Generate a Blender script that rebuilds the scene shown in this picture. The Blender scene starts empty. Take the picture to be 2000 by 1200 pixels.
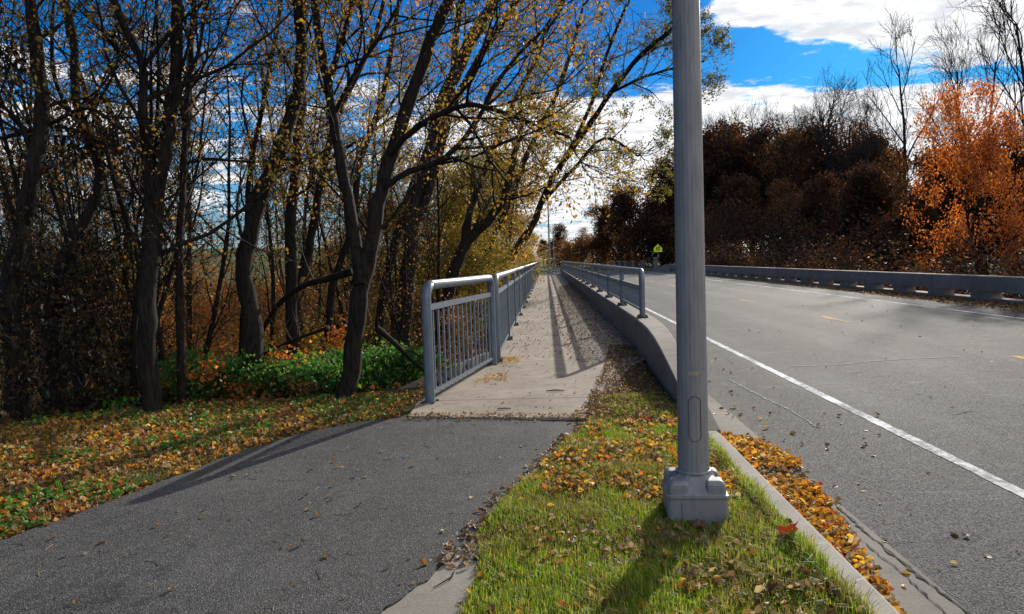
import bpy, math, random
import numpy as np
from mathutils import Vector, Matrix
random.seed(7)
RNG = np.random.default_rng(7)
rad = math.radians
C = bpy.context.scene.collection
scene = bpy.context.scene

# ------------------------------------------------------------------ camera
FP = 1400.0; EYE = 1.6
d_c = Vector((66, 93, -FP)).normalized()
u_c = Vector((-.033, 1, (-.033*66+93)/FP)).normalized()
x_c = d_c.cross(u_c).normalized()
M3 = Matrix((x_c, d_c, u_c))
cam_d = bpy.data.cameras.new('camera'); cam = bpy.data.objects.new('camera', cam_d); C.objects.link(cam)
cam.matrix_world = Matrix.Translation((0, 0, EYE)) @ M3.to_4x4()
cam_d.sensor_width = 36; cam_d.lens = 36*FP/2000; cam_d.clip_end = 3000; cam_d.clip_start = .05
scene.camera = cam

def ray(px, py):
    return M3 @ Vector((px-1000, 600-py, -FP))
def P(px, py, Y):
    r = ray(px, py); t = Y/r.y
    return Vector((r.x*t, Y, EYE+r.z*t))
def G(px, py, z=0.0):
    r = ray(px, py); t = (z-EYE)/r.z
    return (r.x*t, r.y*t)

# ------------------------------------------------------------------ light
SAZ, SEL = rad(25), rad(20.3)
sdir = Vector((math.sin(SAZ)*math.cos(SEL), math.cos(SAZ)*math.cos(SEL), math.sin(SEL)))
sl = bpy.data.lights.new('sun', 'SUN'); sl.energy = 4.9; sl.angle = rad(.5); sl.color = (1, .93, .82)
so = bpy.data.objects.new('sun', sl); C.objects.link(so)
so.rotation_euler = sdir.to_track_quat('Z', 'Y').to_euler()
scene.view_settings.view_transform = 'Standard'; scene.view_settings.look = 'None'
scene.view_settings.gamma = 1; scene.view_settings.exposure = 0.35

class NT:
    def __init__(s, nt): s.nt = nt; s.N = nt.nodes; s.L = nt.links
    def n(s, t, **k):
        o = s.N.new(t)
        for a, b in k.items(): setattr(o, a, b)
        return o
    def link(s, a, b): s.L.new(a, b)
    def put(s, sock, v):
        if isinstance(v, bpy.types.NodeSocket): s.L.new(v, sock)
        elif v is not None:
            if hasattr(sock.default_value, '__len__') and not hasattr(v, '__len__'): v = (v,)*len(sock.default_value)
            if hasattr(v, '__len__') and len(v) == 3 and len(sock.default_value) == 4: v = (*v, 1)
            sock.default_value = v
    def math(s, op, a, b=None, c=None, clamp=False):
        o = s.n('ShaderNodeMath', operation=op); o.use_clamp = clamp
        s.put(o.inputs[0], a)
        if b is not None: s.put(o.inputs[1], b)
        if c is not None: s.put(o.inputs[2], c)
        return o.outputs[0]
    def mix(s, f, a, b, mode='MIX'):
        o = s.n('ShaderNodeMix', data_type='RGBA', blend_type=mode)
        s.put(o.inputs[0], f); s.put(o.inputs[6], a); s.put(o.inputs[7], b)
        return o.outputs[2]
    def ss(s, v, a, b, lo=0., hi=1.):
        o = s.n('ShaderNodeMapRange', interpolation_type='SMOOTHSTEP')
        s.put(o.inputs[0], v); o.inputs[1].default_value = a; o.inputs[2].default_value = b
        o.inputs[3].default_value = lo; o.inputs[4].default_value = hi
        return o.outputs[0]
    def noise(s, vec, scale, detail=4, rough=.55, dist=0., out=0):
        o = s.n('ShaderNodeTexNoise'); o.inputs['Scale'].default_value = scale
        o.inputs['Detail'].default_value = detail; o.inputs['Roughness'].default_value = rough
        o.inputs['Distortion'].default_value = dist
        if vec is not None: s.link(vec, o.inputs['Vector'])
        return o.outputs[out]
    def scale(s, vec, v):
        o = s.n('ShaderNodeMapping'); s.link(vec, o.inputs[0]); o.inputs['Scale'].default_value = v
        return o.outputs[0]
    def pos(s):
        return s.n('ShaderNodeNewGeometry').outputs['Position']

world = bpy.data.worlds.new('World'); scene.world = world; world.use_nodes = True
w = NT(world.node_tree); w.N.clear()
out = w.n('ShaderNodeOutputWorld'); bg = w.n('ShaderNodeBackground'); bg.inputs[1].default_value = .062
w.link(bg.outputs[0], out.inputs[0])
sky = w.n('ShaderNodeTexSky', sky_type='NISHITA'); sky.sun_disc = False
sky.sun_elevation = SEL; sky.sun_rotation = SAZ; sky.air_density = 1.0; sky.dust_density = .25; sky.ozone_density = 3.0
dirv = w.n('ShaderNodeTexCoord').outputs['Generated']
sp = w.n('ShaderNodeSeparateXYZ'); w.link(dirv, sp.inputs[0])
dx, dy, dz = sp.outputs
elv = w.math('MULTIPLY', w.math('ARCSINE', dz), 57.2958)
azv = w.math('MULTIPLY', w.math('ARCTAN2', dx, dy), 57.2958)
# cloud sheet: direction projected on a high flat layer
inv = w.math('DIVIDE', 1.0, w.math('ADD', w.math('MAXIMUM', dz, 0.0), .10))
cv = w.n('ShaderNodeCombineXYZ'); w.put(cv.inputs[0], w.math('MULTIPLY', dx, inv)); w.put(cv.inputs[1], w.math('MULTIPLY', dy, inv))
cvs = w.scale(cv.outputs[0], (1, 1.25, 1))
n1 = w.noise(cvs, 2.3, 9, .66, .25)
n2 = w.noise(cvs, 6.0, 6, .6)
# bias: cloudy low band, clear middle, cloudy high near the sun
band = w.math('MULTIPLY', w.ss(w.math('ADD', elv, w.math('MULTIPLY', azv, .06)), 11.0, 14.5, 1, 0), w.ss(azv, -16, 3, .12, .34))
hole = w.ss(elv, 2.0, 5.5, 1, 0)
high = w.math('MULTIPLY', w.math('MULTIPLY', w.ss(w.math('ADD', elv, w.math('MULTIPLY', azv, .25)), 18.0, 22.0), w.ss(azv, 10, 15)), .42)
band = w.math('SUBTRACT', band, w.math('MULTIPLY', hole, .14))
left = w.math('MULTIPLY', w.ss(azv, -30, 0, 1, 0), .05)
dens = w.math('ADD', w.math('ADD', n1, w.math('MULTIPLY', n2, .22)), w.math('ADD', w.math('ADD', band, high), left))
cm = w.ss(dens, .72, .84)
hsv = w.n('ShaderNodeHueSaturation'); hsv.inputs['Saturation'].default_value = 1.55; hsv.inputs['Hue'].default_value = .5; hsv.inputs['Value'].default_value = .8
w.link(sky.outputs[0], hsv.inputs['Color'])
blue = w.mix(w.ss(elv, 1.5, 10), w.mix(1.0, sky.outputs[0], (.55, .72, 1.0), 'MULTIPLY'), w.mix(1.0, hsv.outputs[0], w.mix(w.ss(azv, -20, 10), (.75, 1.55, 1.95), (.17, .88, 1.5)), 'MULTIPLY'))
thick = w.ss(w.math('ADD', n2, w.math('MULTIPLY', n1, .4)), .55, .85)
ccol = w.mix(thick, (16.0, 16.0, 16.0), (10.0, 10.4, 11.0))
w.link(w.mix(cm, blue, ccol), bg.inputs[0])

# ------------------------------------------------------------------ materials
def mat(name):
    m = bpy.data.materials.new(name); m.use_nodes = True
    t = NT(m.node_tree); b = m.node_tree.nodes['Principled BSDF']
    return m, t, b
def bump(t, b, h, dist=.01, strength=.6):
    o = t.n('ShaderNodeBump'); o.inputs['Distance'].default_value = dist; o.inputs['Strength'].default_value = strength
    t.put(o.inputs['Height'], h); t.link(o.outputs[0], b.inputs['Normal'])

def m_asphalt(name, c1, c2, grain=170, coarse=.5, wheel=False, tint=(1,1,1)):
    m, t, b = mat(name); p = t.pos()
    vo = t.n('ShaderNodeTexVoronoi'); vo.inputs['Scale'].default_value = grain; t.link(p, vo.inputs['Vector'])
    cellc = t.n('ShaderNodeSeparateColor'); t.link(vo.outputs['Color'], cellc.inputs[0])
    big = t.noise(p, .7, 6, .6); mid = t.noise(p, 9, 4, .6)
    stone = t.ss(cellc.outputs[0], .30, .95)
    sta = t.noise(t.scale(p, (1, .6, 1)), 2.1, 8, .7, .8)
    f = t.math('ADD', t.math('MULTIPLY', stone, coarse), t.math('ADD', t.math('MULTIPLY', big, .5), t.math('MULTIPLY', t.math('SUBTRACT', sta, .5), .7)))
    f = t.math('ADD', f, t.math('MULTIPLY', t.math('SUBTRACT', mid, .5), .35))
    col = t.mix(t.ss(f, .1, 1.0), c1, c2)
    bright = t.ss(cellc.outputs[1], .90, .97)
    col = t.mix(t.math('MULTIPLY', bright, .55), col, (.26, .25, .24))
    if wheel:
        s = t.n('ShaderNodeSeparateXYZ'); t.link(p, s.inputs[0])
        wv = t.math('SINE', t.math('MULTIPLY', t.math('SUBTRACT', s.outputs[0], 3.1), 3.5))
        st = t.noise(t.scale(p, (1.2, .06, 1)), 1.5, 5, .6)
        col = t.mix(t.math('MULTIPLY', t.ss(t.math('ADD', t.math('MULTIPLY', wv, .25), st), .35, .85), .5), col, (.115, .111, .11))
        # older, coarser strip by the gutter near the camera
        old = t.math('MULTIPLY', t.ss(t.math('ADD', s.outputs[1], t.math('MULTIPLY', mid, .25)), 6.7, 6.9, 1, 0), t.ss(s.outputs[0], 8, 12, 1, 0))
        col = t.mix(t.math('MULTIPLY', old, .55), col, t.mix(stone, (.018, .017, .02), (.13, .12, .13)))
        pv = t.n('ShaderNodeTexVoronoi', feature='DISTANCE_TO_EDGE'); pv.inputs['Scale'].default_value = .33; t.link(t.scale(p, (1, .55, 1)), pv.inputs['Vector'])
        cr = t.math('MULTIPLY', t.ss(t.math('ADD', pv.outputs['Distance'], t.math('MULTIPLY', t.math('SUBTRACT', mid, .5), .05)), .0, .006, 1, 0), t.ss(big, .45, .6))
        col = t.mix(t.math('MULTIPLY', cr, .6), col, (.02, .018, .018))
        st2 = t.noise(t.scale(p, (.9, .25, 1)), .8, 6, .65, .6)
        col = t.mix(t.math('MULTIPLY', t.ss(st2, .45, .62), .6), col, (.045, .042, .042))
        # worn pale scuffs
        sc = t.noise(t.scale(p, (.6, 2.2, 1)), 1.3, 8, .7, 1.5)
        col = t.mix(t.math('MULTIPLY', t.ss(sc, .57, .65), .30), col, (.22, .215, .21))
    t.put(b.inputs['Base Color'], t.mix(1, col, tint, 'MULTIPLY'))
    t.put(b.inputs['Roughness'], t.ss(cellc.outputs[2], 0, 1, .75, 1.0))
    b.inputs['Specular IOR Level'].default_value = .2
    bump(t, b, t.math('ADD', vo.outputs['Distance'], t.math('MULTIPLY', mid, .3)), .006, .8)
    return m
M_road = m_asphalt('road_asphalt', (.024, .023, .024), (.086, .083, .083), 130, .55, True)
M_path = m_asphalt('path_asphalt', (.038, .037, .037), (.128, .124, .12), 150, .45)

def m_concrete(name, c1, c2, joints=None, stain=.4, dark=(.08, .07, .06)):
    m, t, b = mat(name); p = t.pos()
    big = t.noise(p, 1.1, 7, .62); fine = t.noise(p, 60, 5, .7); mid = t.noise(p, 8, 4, .6)
    col = t.mix(t.ss(big, .3, .7), c1, c2)
    col = t.mix(t.math('MULTIPLY', t.ss(mid, .5, .75), stain), col, dark)
    col = t.mix(t.math('MULTIPLY', t.math('SUBTRACT', fine, .5), .8, clamp=True), col, (.6, .58, .54))
    streak = t.noise(t.scale(p, (5, 5, .35)), 3, 5, .6)
    col = t.mix(t.math('MULTIPLY', t.ss(streak, .55, .75), stain*.7), col, dark)
    h = t.math('ADD', fine, t.math('MULTIPLY', mid, .5))
    if joints:
        s = t.n('ShaderNodeSeparateXYZ'); t.link(p, s.inputs[0])
        mm = t.math('PINGPONG', t.math('SUBTRACT', s.outputs[1], joints[1]), joints[0]/2)
        j = t.ss(mm, .006, .016, 1, 0)
        col = t.mix(t.math('MULTIPLY', j, .8), col, (.03, .027, .024)); h = t.math('SUBTRACT', h, t.math('MULTIPLY', j, 3))
    t.put(b.inputs['Base Color'], col); b.inputs['Roughness'].default_value = .9; b.inputs['Specular IOR Level'].default_value = .3
    bump(t, b, h, .004, .5)
    return m
M_walk = m_concrete('walk_concrete', (.19, .155, .12), (.29, .24, .19), (3.0, 11.05), .6, (.09, .07, .05))
M_kerb = m_concrete('kerb_concrete', (.24, .22, .19), (.33, .30, .26), None, .3)
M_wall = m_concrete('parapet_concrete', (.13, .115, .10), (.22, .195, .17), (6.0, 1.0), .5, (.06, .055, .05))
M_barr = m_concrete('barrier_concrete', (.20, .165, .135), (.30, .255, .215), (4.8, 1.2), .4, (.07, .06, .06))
M_patch = m_concrete('slab_concrete', (.18, .16, .135), (.25, .225, .19), None, .3)
M_gut = m_concrete('gutter_concrete', (.12, .105, .09), (.20, .18, .155), None, .5)

def m_paint(name, c, wear=.5):
    m, t, b = mat(name); p = t.pos()
    f = t.noise(p, 14, 10, .8); g = t.noise(p, 1.6, 4, .6)
    col = t.mix(t.ss(t.math('ADD', f, t.math('MULTIPLY', g, .6)), .68, .92, 0, .85), c, (.11, .105, .10))
    t.put(b.inputs['Base Color'], col); b.inputs['Roughness'].default_value = .9; b.inputs['Specular IOR Level'].default_value = .15
    bump(t, b, f, .004, .5)
    return m
M_white = m_paint('white_line_paint', (.72, .72, .73)); M_yellow = m_paint('yellow_line_paint', (.66, .38, .05))

def m_metal(name, c, rough=.45, metal=.0, var=.25):
    m, t, b = mat(name); p = t.n('ShaderNodeTexCoord').outputs['Object']
    f = t.noise(t.scale(p, (6, 6, 1.2)), 4, 6, .65)
    t.put(b.inputs['Base Color'], t.mix(t.ss(f, .35, .75, 0, 1), c, tuple(x*(1-var) for x in c)))
    t.put(b.inputs['Roughness'], t.ss(f, .3, .8, rough-.06, rough+.15)); b.inputs['Metallic'].default_value = metal
    bump(t, b, t.noise(p, 90, 3, .6), .0015, .3)
    return m
M_rail = m_metal('rail_paint', (.125, .16, .205), .42, .1, .4)
M_pole = m_metal('pole_metal', (.225, .225, .235), .5, .4)
M_pole.node_tree.nodes['Principled BSDF'].inputs['Specular IOR Level'].default_value = .3; M_pole.node_tree.nodes['Principled BSDF'].inputs['Metallic'].default_value = .1
M_dark = m_metal('dark_steel', (.03, .03, .035), .6, .3)
M_sign = m_metal('sign_yellow', (.95, 1.0, .02), .6, 0, .02)
M_black = m_metal('sign_black', (.01, .01, .01), .6, 0)
M_tape = m_metal('tape_brown', (.35, .28, .20), .8, 0)
m, t, b = mat('lamp_glass'); b.inputs['Base Color'].default_value = (.6, .6, .58, 1); b.inputs['Roughness'].default_value = .2; M_glass = m

def m_bark(name, c1, c2):
    m, t, b = mat(name); p = t.n('ShaderNodeTexCoord').outputs['Object']
    f = t.noise(t.scale(p, (22, 22, 3.5)), 1.4, 6, .65, .6); g = t.noise(p, 2, 3)
    t.put(b.inputs['Base Color'], t.mix(t.ss(t.math('ADD', f, t.math('MULTIPLY', g, .3)), .45, .85), c1, c2))
    b.inputs['Roughness'].default_value = .9; b.inputs['Specular IOR Level'].default_value = .2
    bump(t, b, f, .03, 1)
    return m
M_bark = m_bark('bark', (.003, .0025, .002), (.030, .023, .019))
M_bark_far = m_bark('bark_far', (.008, .006, .006), (.035, .026, .022))

def m_leaf(name, trans=.5, gloss=.35):
    m, t, b = mat(name)
    a = t.n('ShaderNodeVertexColor', layer_name='Col').outputs[0]
    t.link(a, b.inputs['Base Color']); b.inputs['Roughness'].default_value = .55; b.inputs['Specular IOR Level'].default_value = gloss
    tr = t.n('ShaderNodeBsdfTranslucent'); t.link(t.mix(1, a, (1.5, 1.35, .8), 'MULTIPLY'), tr.inputs[0])
    mx = t.n('ShaderNodeMixShader'); mx.inputs[0].default_value = trans
    t.link(b.outputs[0], mx.inputs[1]); t.link(tr.outputs[0], mx.inputs[2])
    t.link(mx.outputs[0], m.node_tree.nodes['Material Output'].inputs[0])
    return m
M_leaf = m_leaf('leaf'); M_litter = m_leaf('litter_leaf', .35, .3); M_grass = m_leaf('grass_blade', .45, .3)

m, t, b = mat('ground_soil'); p = t.pos(); s = t.n('ShaderNodeSeparateXYZ'); t.link(p, s.inputs[0])
n_a = t.noise(p, .35, 6, .6); n_b = t.noise(p, 5, 6, .65); n_c = t.noise(p, 40, 4, .7)
soil = t.mix(n_c, (.020, .015, .009), (.075, .05, .028))
lit = t.mix(t.ss(n_b, .35, .7), (.06, .040, .020), (.15, .085, .035))
gr = t.mix(n_c, (.018, .032, .008), (.07, .10, .022))
col = t.mix(t.ss(t.math('ADD', n_a, t.math('MULTIPLY', n_b, .4)), .5, .85), soil, lit)
col = t.mix(t.math('MULTIPLY', t.ss(t.math('ADD', n_b, t.math('MULTIPLY', n_a, .3)), .55, .75), .7), col, gr)
far = t.math('MULTIPLY', t.ss(s.outputs[1], 60, 90), .8)
col = t.mix(far, col, gr)
t.put(b.inputs['Base Color'], col); b.inputs['Roughness'].default_value = .95; b.inputs['Specular IOR Level'].default_value = .15
bump(t, b, t.math('ADD', n_b, n_c), .04, .7); M_soil = m
M_crack = m_metal('crack_dark', (.008, .007, .007), .95, 0)

# ------------------------------------------------------------------ mesh helpers
class MB:
    """collects quads (and n-gons in ng) with one colour per vertex"""
    def __init__(s): s.V = []; s.F = []; s.K = []; s.n = 0; s.ng = []
    def add(s, v, f, col=None):
        v = np.asarray(v, float).reshape(-1, 3); f = np.asarray(f, int).reshape(-1, 4)
        s.V.append(v); s.F.append(f+s.n)
        c = np.ones((len(v), 3))*.5 if col is None else np.broadcast_to(np.asarray(col, float), (len(v), 3))
        s.K.append(c); s.n += len(v)
    def ngon(s, pts):
        v = np.asarray(pts, float); s.V.append(v); s.K.append(np.ones((len(v), 3))*.5)
        s.ng.append(list(range(s.n, s.n+len(v)))); s.n += len(v)
    def box(s, c, d, R=None):
        q = np.array([[x, y, z] for x in (-.5, .5) for y in (-.5, .5) for z in (-.5, .5)])*np.array(d)
        if R is not None: q = q @ np.array(R).T
        s.add(q+np.array(c), [[0,1,3,2],[4,6,7,5],[0,4,5,1],[2,3,7,6],[0,2,6,4],[1,5,7,3]])
    def beam(s, a, b, w, h, up=(0, 0, 1)):
        a = np.array(a, float); b = np.array(b, float); y = b-a; L = np.linalg.norm(y); y /= L
        x = np.cross(y, up); x /= np.linalg.norm(x); z = np.cross(x, y)
        s.box((a+b)/2, (w, L, h), np.stack([x, y, z], 1))
    def tube(s, pts, rr, n=6, cap=True):
        pts = np.asarray(pts, float); k = len(pts); rr = np.broadcast_to(np.asarray(rr, float), (k,))
        tg = np.gradient(pts, axis=0); tg /= np.linalg.norm(tg, axis=1)[:, None]+1e-9
        ref = np.array([.3, .9, .1]) if abs(tg[0][2]) > .8 else np.array([0, 0, 1.])
        u = np.cross(tg, ref); nu = np.linalg.norm(u, axis=1)
        if nu.min() < .05:
            u = np.cross(tg, np.array([.71, .1, .7])); nu = np.linalg.norm(u, axis=1)
        u /= nu[:, None]+1e-9; v = np.cross(tg, u)
        a = np.linspace(0, 2*np.pi, n, endpoint=False)
        ring = pts[:, None]+rr[:, None, None]*(np.cos(a)[None, :, None]*u[:, None]+np.sin(a)[None, :, None]*v[:, None])
        i = np.arange(k-1)[:, None]*n; j = np.arange(n)[None]; j2 = (j+1) % n
        f = np.stack([i+j, i+j2, i+n+j2, i+n+j], -1).reshape(-1, 4)
        s.add(ring.reshape(-1, 3), f)
        if cap:
            s.ngon(ring[0][::-1]); s.ngon(ring[-1])
    def build(s, name, m, parent=None, smooth=False, weld=False):
        me = bpy.data.meshes.new(name)
        V = np.concatenate(s.V); F = np.concatenate(s.F) if s.F else np.zeros((0, 4), int)
        me.vertices.add(len(V)); me.vertices.foreach_set('co', V.ravel())
        tot = F.size+sum(map(len, s.ng)); me.loops.add(tot)
        li = np.concatenate([F.ravel()]+[np.array(g) for g in s.ng]).astype(np.int32)
        me.loops.foreach_set('vertex_index', li)
        ns = np.concatenate([np.full(len(F), 4), np.array([len(g) for g in s.ng], int)]).astype(np.int32)
        me.polygons.add(len(ns)); st = np.concatenate([[0], np.cumsum(ns)[:-1]]).astype(np.int32)
        me.polygons.foreach_set('loop_start', st); me.polygons.foreach_set('loop_total', ns)
        me.polygons.foreach_set('use_smooth', np.full(len(ns), smooth))
        ca = me.color_attributes.new('Col', 'FLOAT_COLOR', 'POINT')
        K = np.concatenate(s.K); ca.data.foreach_set('color', np.concatenate([K, np.ones((len(K), 1))], 1).astype(np.float32).ravel())
        me.update(calc_edges=True); me.validate(); me.materials.append(m)
        o = bpy.data.objects.new(name, me); C.objects.link(o)
        if parent: o.parent = parent
        return o
def tag(o, label, cat, group=None, kind=None):
    if label: o['label'] = label
    if cat: o['category'] = cat
    if group: o['group'] = group
    if kind: o['kind'] = kind
    return o
def empty(name, loc=(0, 0, 0), rz=0, label=None, cat=None, group=None):
    o = bpy.data.objects.new(name, None); C.objects.link(o); o.location = loc; o.rotation_euler = (0, 0, rz); o.empty_display_size = .2
    return tag(o, label, cat, group)
def struct(o): o['kind'] = 'structure'; return o
def copy_tree(o, parent=None):
    c = o.copy(); C.objects.link(c); c.parent = parent
    for ch in [q for q in KIDS.get(o.name, [])]: copy_tree(ch, c)
    return c
KIDS = {}
def kid(p, c): KIDS.setdefault(p.name, []).append(c); return c

def inpoly(x, y, poly):
    r = np.zeros(len(x), bool); n = len(poly)
    for i in range(n):
        x1, y1 = poly[i]; x2, y2 = poly[(i+1) % n]
        c = ((y1 > y) != (y2 > y)) & (x < (x2-x1)*(y-y1)/((y2-y1) if y2 != y1 else 1e-9)+x1)
        r ^= c
    return r
def sample(poly, N, rng=RNG):
    p = np.array(poly); lo = p.min(0); hi = p.max(0); X = np.zeros((0, 2))
    while len(X) < N:
        q = lo+rng.random((N*2, 2))*(hi-lo); X = np.concatenate([X, q[inpoly(q[:, 0], q[:, 1], poly)]])
    return X[:N]
def vnoise(x, y, s, seed=0):
    """cheap smooth value noise"""
    x = np.asarray(x)/s+seed*17.3; y = np.asarray(y)/s+seed*9.1
    xi = np.floor(x); yi = np.floor(y); fx = x-xi; fy = y-yi; fx = fx*fx*(3-2*fx); fy = fy*fy*(3-2*fy)
    h = lambda a, b: np.modf(np.abs(np.sin(a*127.1+b*311.7)*43758.5453))[0]
    return (h(xi, yi)*(1-fx)+h(xi+1, yi)*fx)*(1-fy)+(h(xi, yi+1)*(1-fx)+h(xi+1, yi+1)*fx)*fy
def sstep(x, a, b):
    t_ = np.clip((np.asarray(x, float)-a)/(b-a), 0, 1); return t_*t_*(3-2*t_)

# ------------------------------------------------------------------ ground
def terrain(x, y):
    x = np.asarray(x, float); y = np.asarray(y, float)
    # edge of the wood: line from (-9,6.2) over (-5.5,7.2) to (-1.5,8.8)
    dl = (y-(8.7+.34*(x+1.5)))*.94
    dl = np.where(x > -1.3, dl-3.2, dl)
    z = -2.3*sstep(dl, .2, 9)
    z = np.where(x < -1.2, z, np.minimum(0, -3.0*sstep(y, 12.4, 16)))
    zr = -2.2*sstep(x, 13.8, 20)-.3
    z = np.where(x > 13.6, np.minimum(z, zr), z)
    z = np.where((x > 1.41) & (z > -.3), -.3, z)
    far = sstep(y, 76, 84)                       # the bank beyond the bridge comes up again
    z = z*(1-far)+far*np.where(x > 1.0, -.16, -.03)
    wob = (vnoise(x, y, 2.3, 1)-.5)*.25*sstep(dl, 1, 5)*np.where((x < -2) & (y < 76), 1, 0)
    rise = 9*sstep(np.hypot(x, y), 90, 260)*np.where(x < -25, 1, 0)
    return z+wob+rise
def axis(lo, hi, seg):
    a = []
    for s0, s1, st in seg: a += list(np.arange(s0, s1, st))
    return np.array(sorted(set([round(v, 4) for v in [lo]+a+[hi]])))
xs = axis(-900, 900, [(-900, -100, 80), (-100, -20, 6), (-20, -8, 1), (-8, 1.39, .2), (1.40, 1.43, .02), (1.6, 14, 1.2), (13.6, 24, .8), (24, 100, 8), (100, 900, 80)])
ys = axis(-60, 1500, [(-60, -4, 6), (-4, 13, .25), (13, 24, .8), (24, 90, 3), (90, 200, 12), (200, 1500, 100)])
XX, YY = np.meshgrid(xs, ys); ZZ = terrain(XX, YY)
nx, ny = len(xs), len(ys)
i = (np.arange(ny-1)[:, None]*nx+np.arange(nx-1)[None]).ravel()
g = MB(); g.add(np.stack([XX, YY, ZZ], -1).reshape(-1, 3), np.stack([i, i+1, i+nx+1, i+nx], 1))
struct(g.build('ground', M_soil, smooth=True))

def ragged(poly, amp=.02, step=.12, rng=random, open_idx=()):
    o = []
    for k in range(len(poly)):
        a = poly[k]; b_ = poly[(k+1) % len(poly)]; L = math.dist(a, b_); n = max(1, min(60, int(L/step)))
        for q in range(n):
            f = q/n; j = amp if q else 0
            o.append((a[0]+(b_[0]-a[0])*f+rng.uniform(-j, j), a[1]+(b_[1]-a[1])*f+rng.uniform(-j, j)))
    return o
def slab(name, poly, z0, z1, m, parent=None):
    """flat polygon with thickness"""
    bm = MB(); n = len(poly)
    bm.ngon([(x, y, z1) for x, y in poly])
    for k in range(n):
        a = poly[k]; c = poly[(k+1) % n]; bm.ngon([(a[0], a[1], z0), (c[0], c[1], z0), (c[0], c[1], z1), (a[0], a[1], z1)])
    return bm.build(name, m, parent)

path_left = [G(800, 818), G(700, 826), G(600, 846), G(480, 882), G(300, 950), G(150, 1008), G(0, 1060)]
path_right = [G(1150, 828), G(1105, 868), G(1060, 915), G(1000, 968), G(930, 1045), G(850, 1120), G(745, 1200)]
path_poly = path_left + [(-5.2, 3.0), (-9, 1.4), (-16, -.5), (-16, -3.5), (-7, -1.6), (-3.2, .2), (-1.7, 1.9)] + path_right[::-1]
struct(slab('path', ragged(path_poly, .022, .05), -.05, .014, M_path))
cp = [G(745, 1200), G(850, 1120), G(925, 1052), G(938, 1100), G(905, 1200), (-.62, 2.2), (-1.1, 1.2), (-1.9, 1.7)]
struct(slab('concrete_patch', cp, -.05, .006, M_patch))
walk_poly = [(-1.47, 7.28), (-.6, 7.13), (.36, 7.02), (.46, 7.25), (.52, 7.7), (.62, 8.3), (.95, 9.4), (1.2, 10.4), (1.44, 10.9), (1.6, 11.2), (1.6, 76.5), (-1.0, 76.5), (-1.0, 11.2), (-1.5, 7.95)]
struct(slab('pavement', walk_poly[::-1], -.35, .03, M_walk))

# road centre bends left beyond the bridge
def bend(y): return -max(0, y-74)**2/95.0
def strip(name, x0, x1, y0, y1, z, m, step=3., zb=None, wob=0.):
    bm = MB(); n = max(1, int((y1-y0)/step)); yy = np.linspace(y0, y1, n+1)
    bx = np.array([bend(v) for v in yy]); w0 = RNG.normal(0, wob, n+1) if wob else 0
    w1 = RNG.normal(0, wob, n+1) if wob else 0
    L = np.stack([x0+bx+w0, yy, np.full(n+1, z)], 1); R = np.stack([x1+bx+w1, yy, np.full(n+1, z)], 1)
    v = np.concatenate([L, R]); k = np.arange(n)
    bm.add(v, np.stack([k, k+n+1, k+n+2, k+1], 1))
    if zb is not None:
        for A, fl in ((L, 0), (R, 1)):
            B = A.copy(); B[:, 2] = zb; vv = np.concatenate([A, B]); f = np.stack([k, k+1, k+n+2, k+n+1], 1)
            bm.add(vv, f if fl else f[:, ::-1])
    return bm.build(name, m)
RZ = -.12
struct(strip('road', 1.93, 13.6, -12, 150, RZ, M_road, 3, -.55))
struct(strip('gutter', 1.50, 1.935, -12, 10.5, RZ+.004, M_gut, .1, -.3, .0))
struct(strip('road_shoulder', 1.50, 1.95, 10.5, 80, RZ-.003, M_road, 5, -.5))
struct(strip('white_edge_line', 3.18, 3.29, -12, 150, RZ+.004, M_white, .12, None, .004))
struct(strip('white_edge_line', 10.85, 10.98, -12, 150, RZ+.004, M_white, 1, None, .004))
yl = MB()
for k in range(-2, 17):
    y1 = 11.3+7.75*k; b0 = bend(y1)
    yl.add([(7.08+b0, y1-1.9, RZ+.004), (7.20+b0, y1-1.9, RZ+.004), (7.20+b0, y1, RZ+.004), (7.08+b0, y1, RZ+.004)], [[0, 1, 2, 3]])
struct(yl.build('yellow_centre_line', M_yellow))
struct(strip('verge', 13.6, 20, 79, 150, -.06, M_soil, 3, -.3))

# kerb
kb = MB(); kp = [(1.335, -.25), (1.335, -.004), (1.355, .012), (1.485, .012), (1.515, -.012), (1.53, RZ-.1)]
yk = np.linspace(-12, 6.45, 60)
V = np.array([[(x, y, z) for x, z in kp] for y in yk]).reshape(-1, 3); n = len(kp)
ii = (np.arange(len(yk)-1)[:, None]*n+np.arange(n-1)[None]).ravel()
kb.add(V, np.stack([ii, ii+1, ii+n+1, ii+n], 1)); kb.ngon(V[-n:])
struct(kb.build('kerb', M_kerb))
# cracks in the gutter and road
def crack(pts, w_, z):
    bm = MB(); P2 = []
    for a, c in zip(pts[:-1], pts[1:]):
        n = max(2, int(math.dist(a, c)/.04))
        for q in range(n): f = q/n; P2.append((a[0]+(c[0]-a[0])*f+random.gauss(0, .006), a[1]+(c[1]-a[1])*f+random.gauss(0, .004)))
    P2 = np.array(P2); k = len(P2); ww = w_*(.35+np.abs(RNG.normal(0, .6, k)))
    tg = np.gradient(P2, axis=0); tg /= np.linalg.norm(tg, axis=1)[:, None]; nn = np.stack([-tg[:, 1], tg[:, 0]], 1)
    A = P2+nn*ww[:, None]; B = P2-nn*ww[:, None]; zz = np.full((k, 1), z)
    v = np.concatenate([np.hstack([A, zz]), np.hstack([B, zz])]); q = np.arange(k-1)
    bm.add(v, np.stack([q, q+k, q+k+1, q+1], 1)[:, ::-1]); return bm
struct(crack([G(1600, 955, RZ), G(1650, 1005, RZ), G(1700, 1050, RZ), G(1780, 1115, RZ), G(1890, 1200, RZ), (1.95, 2.0)], .009, RZ+.0085).build('pavement_crack', M_crack))
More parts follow.
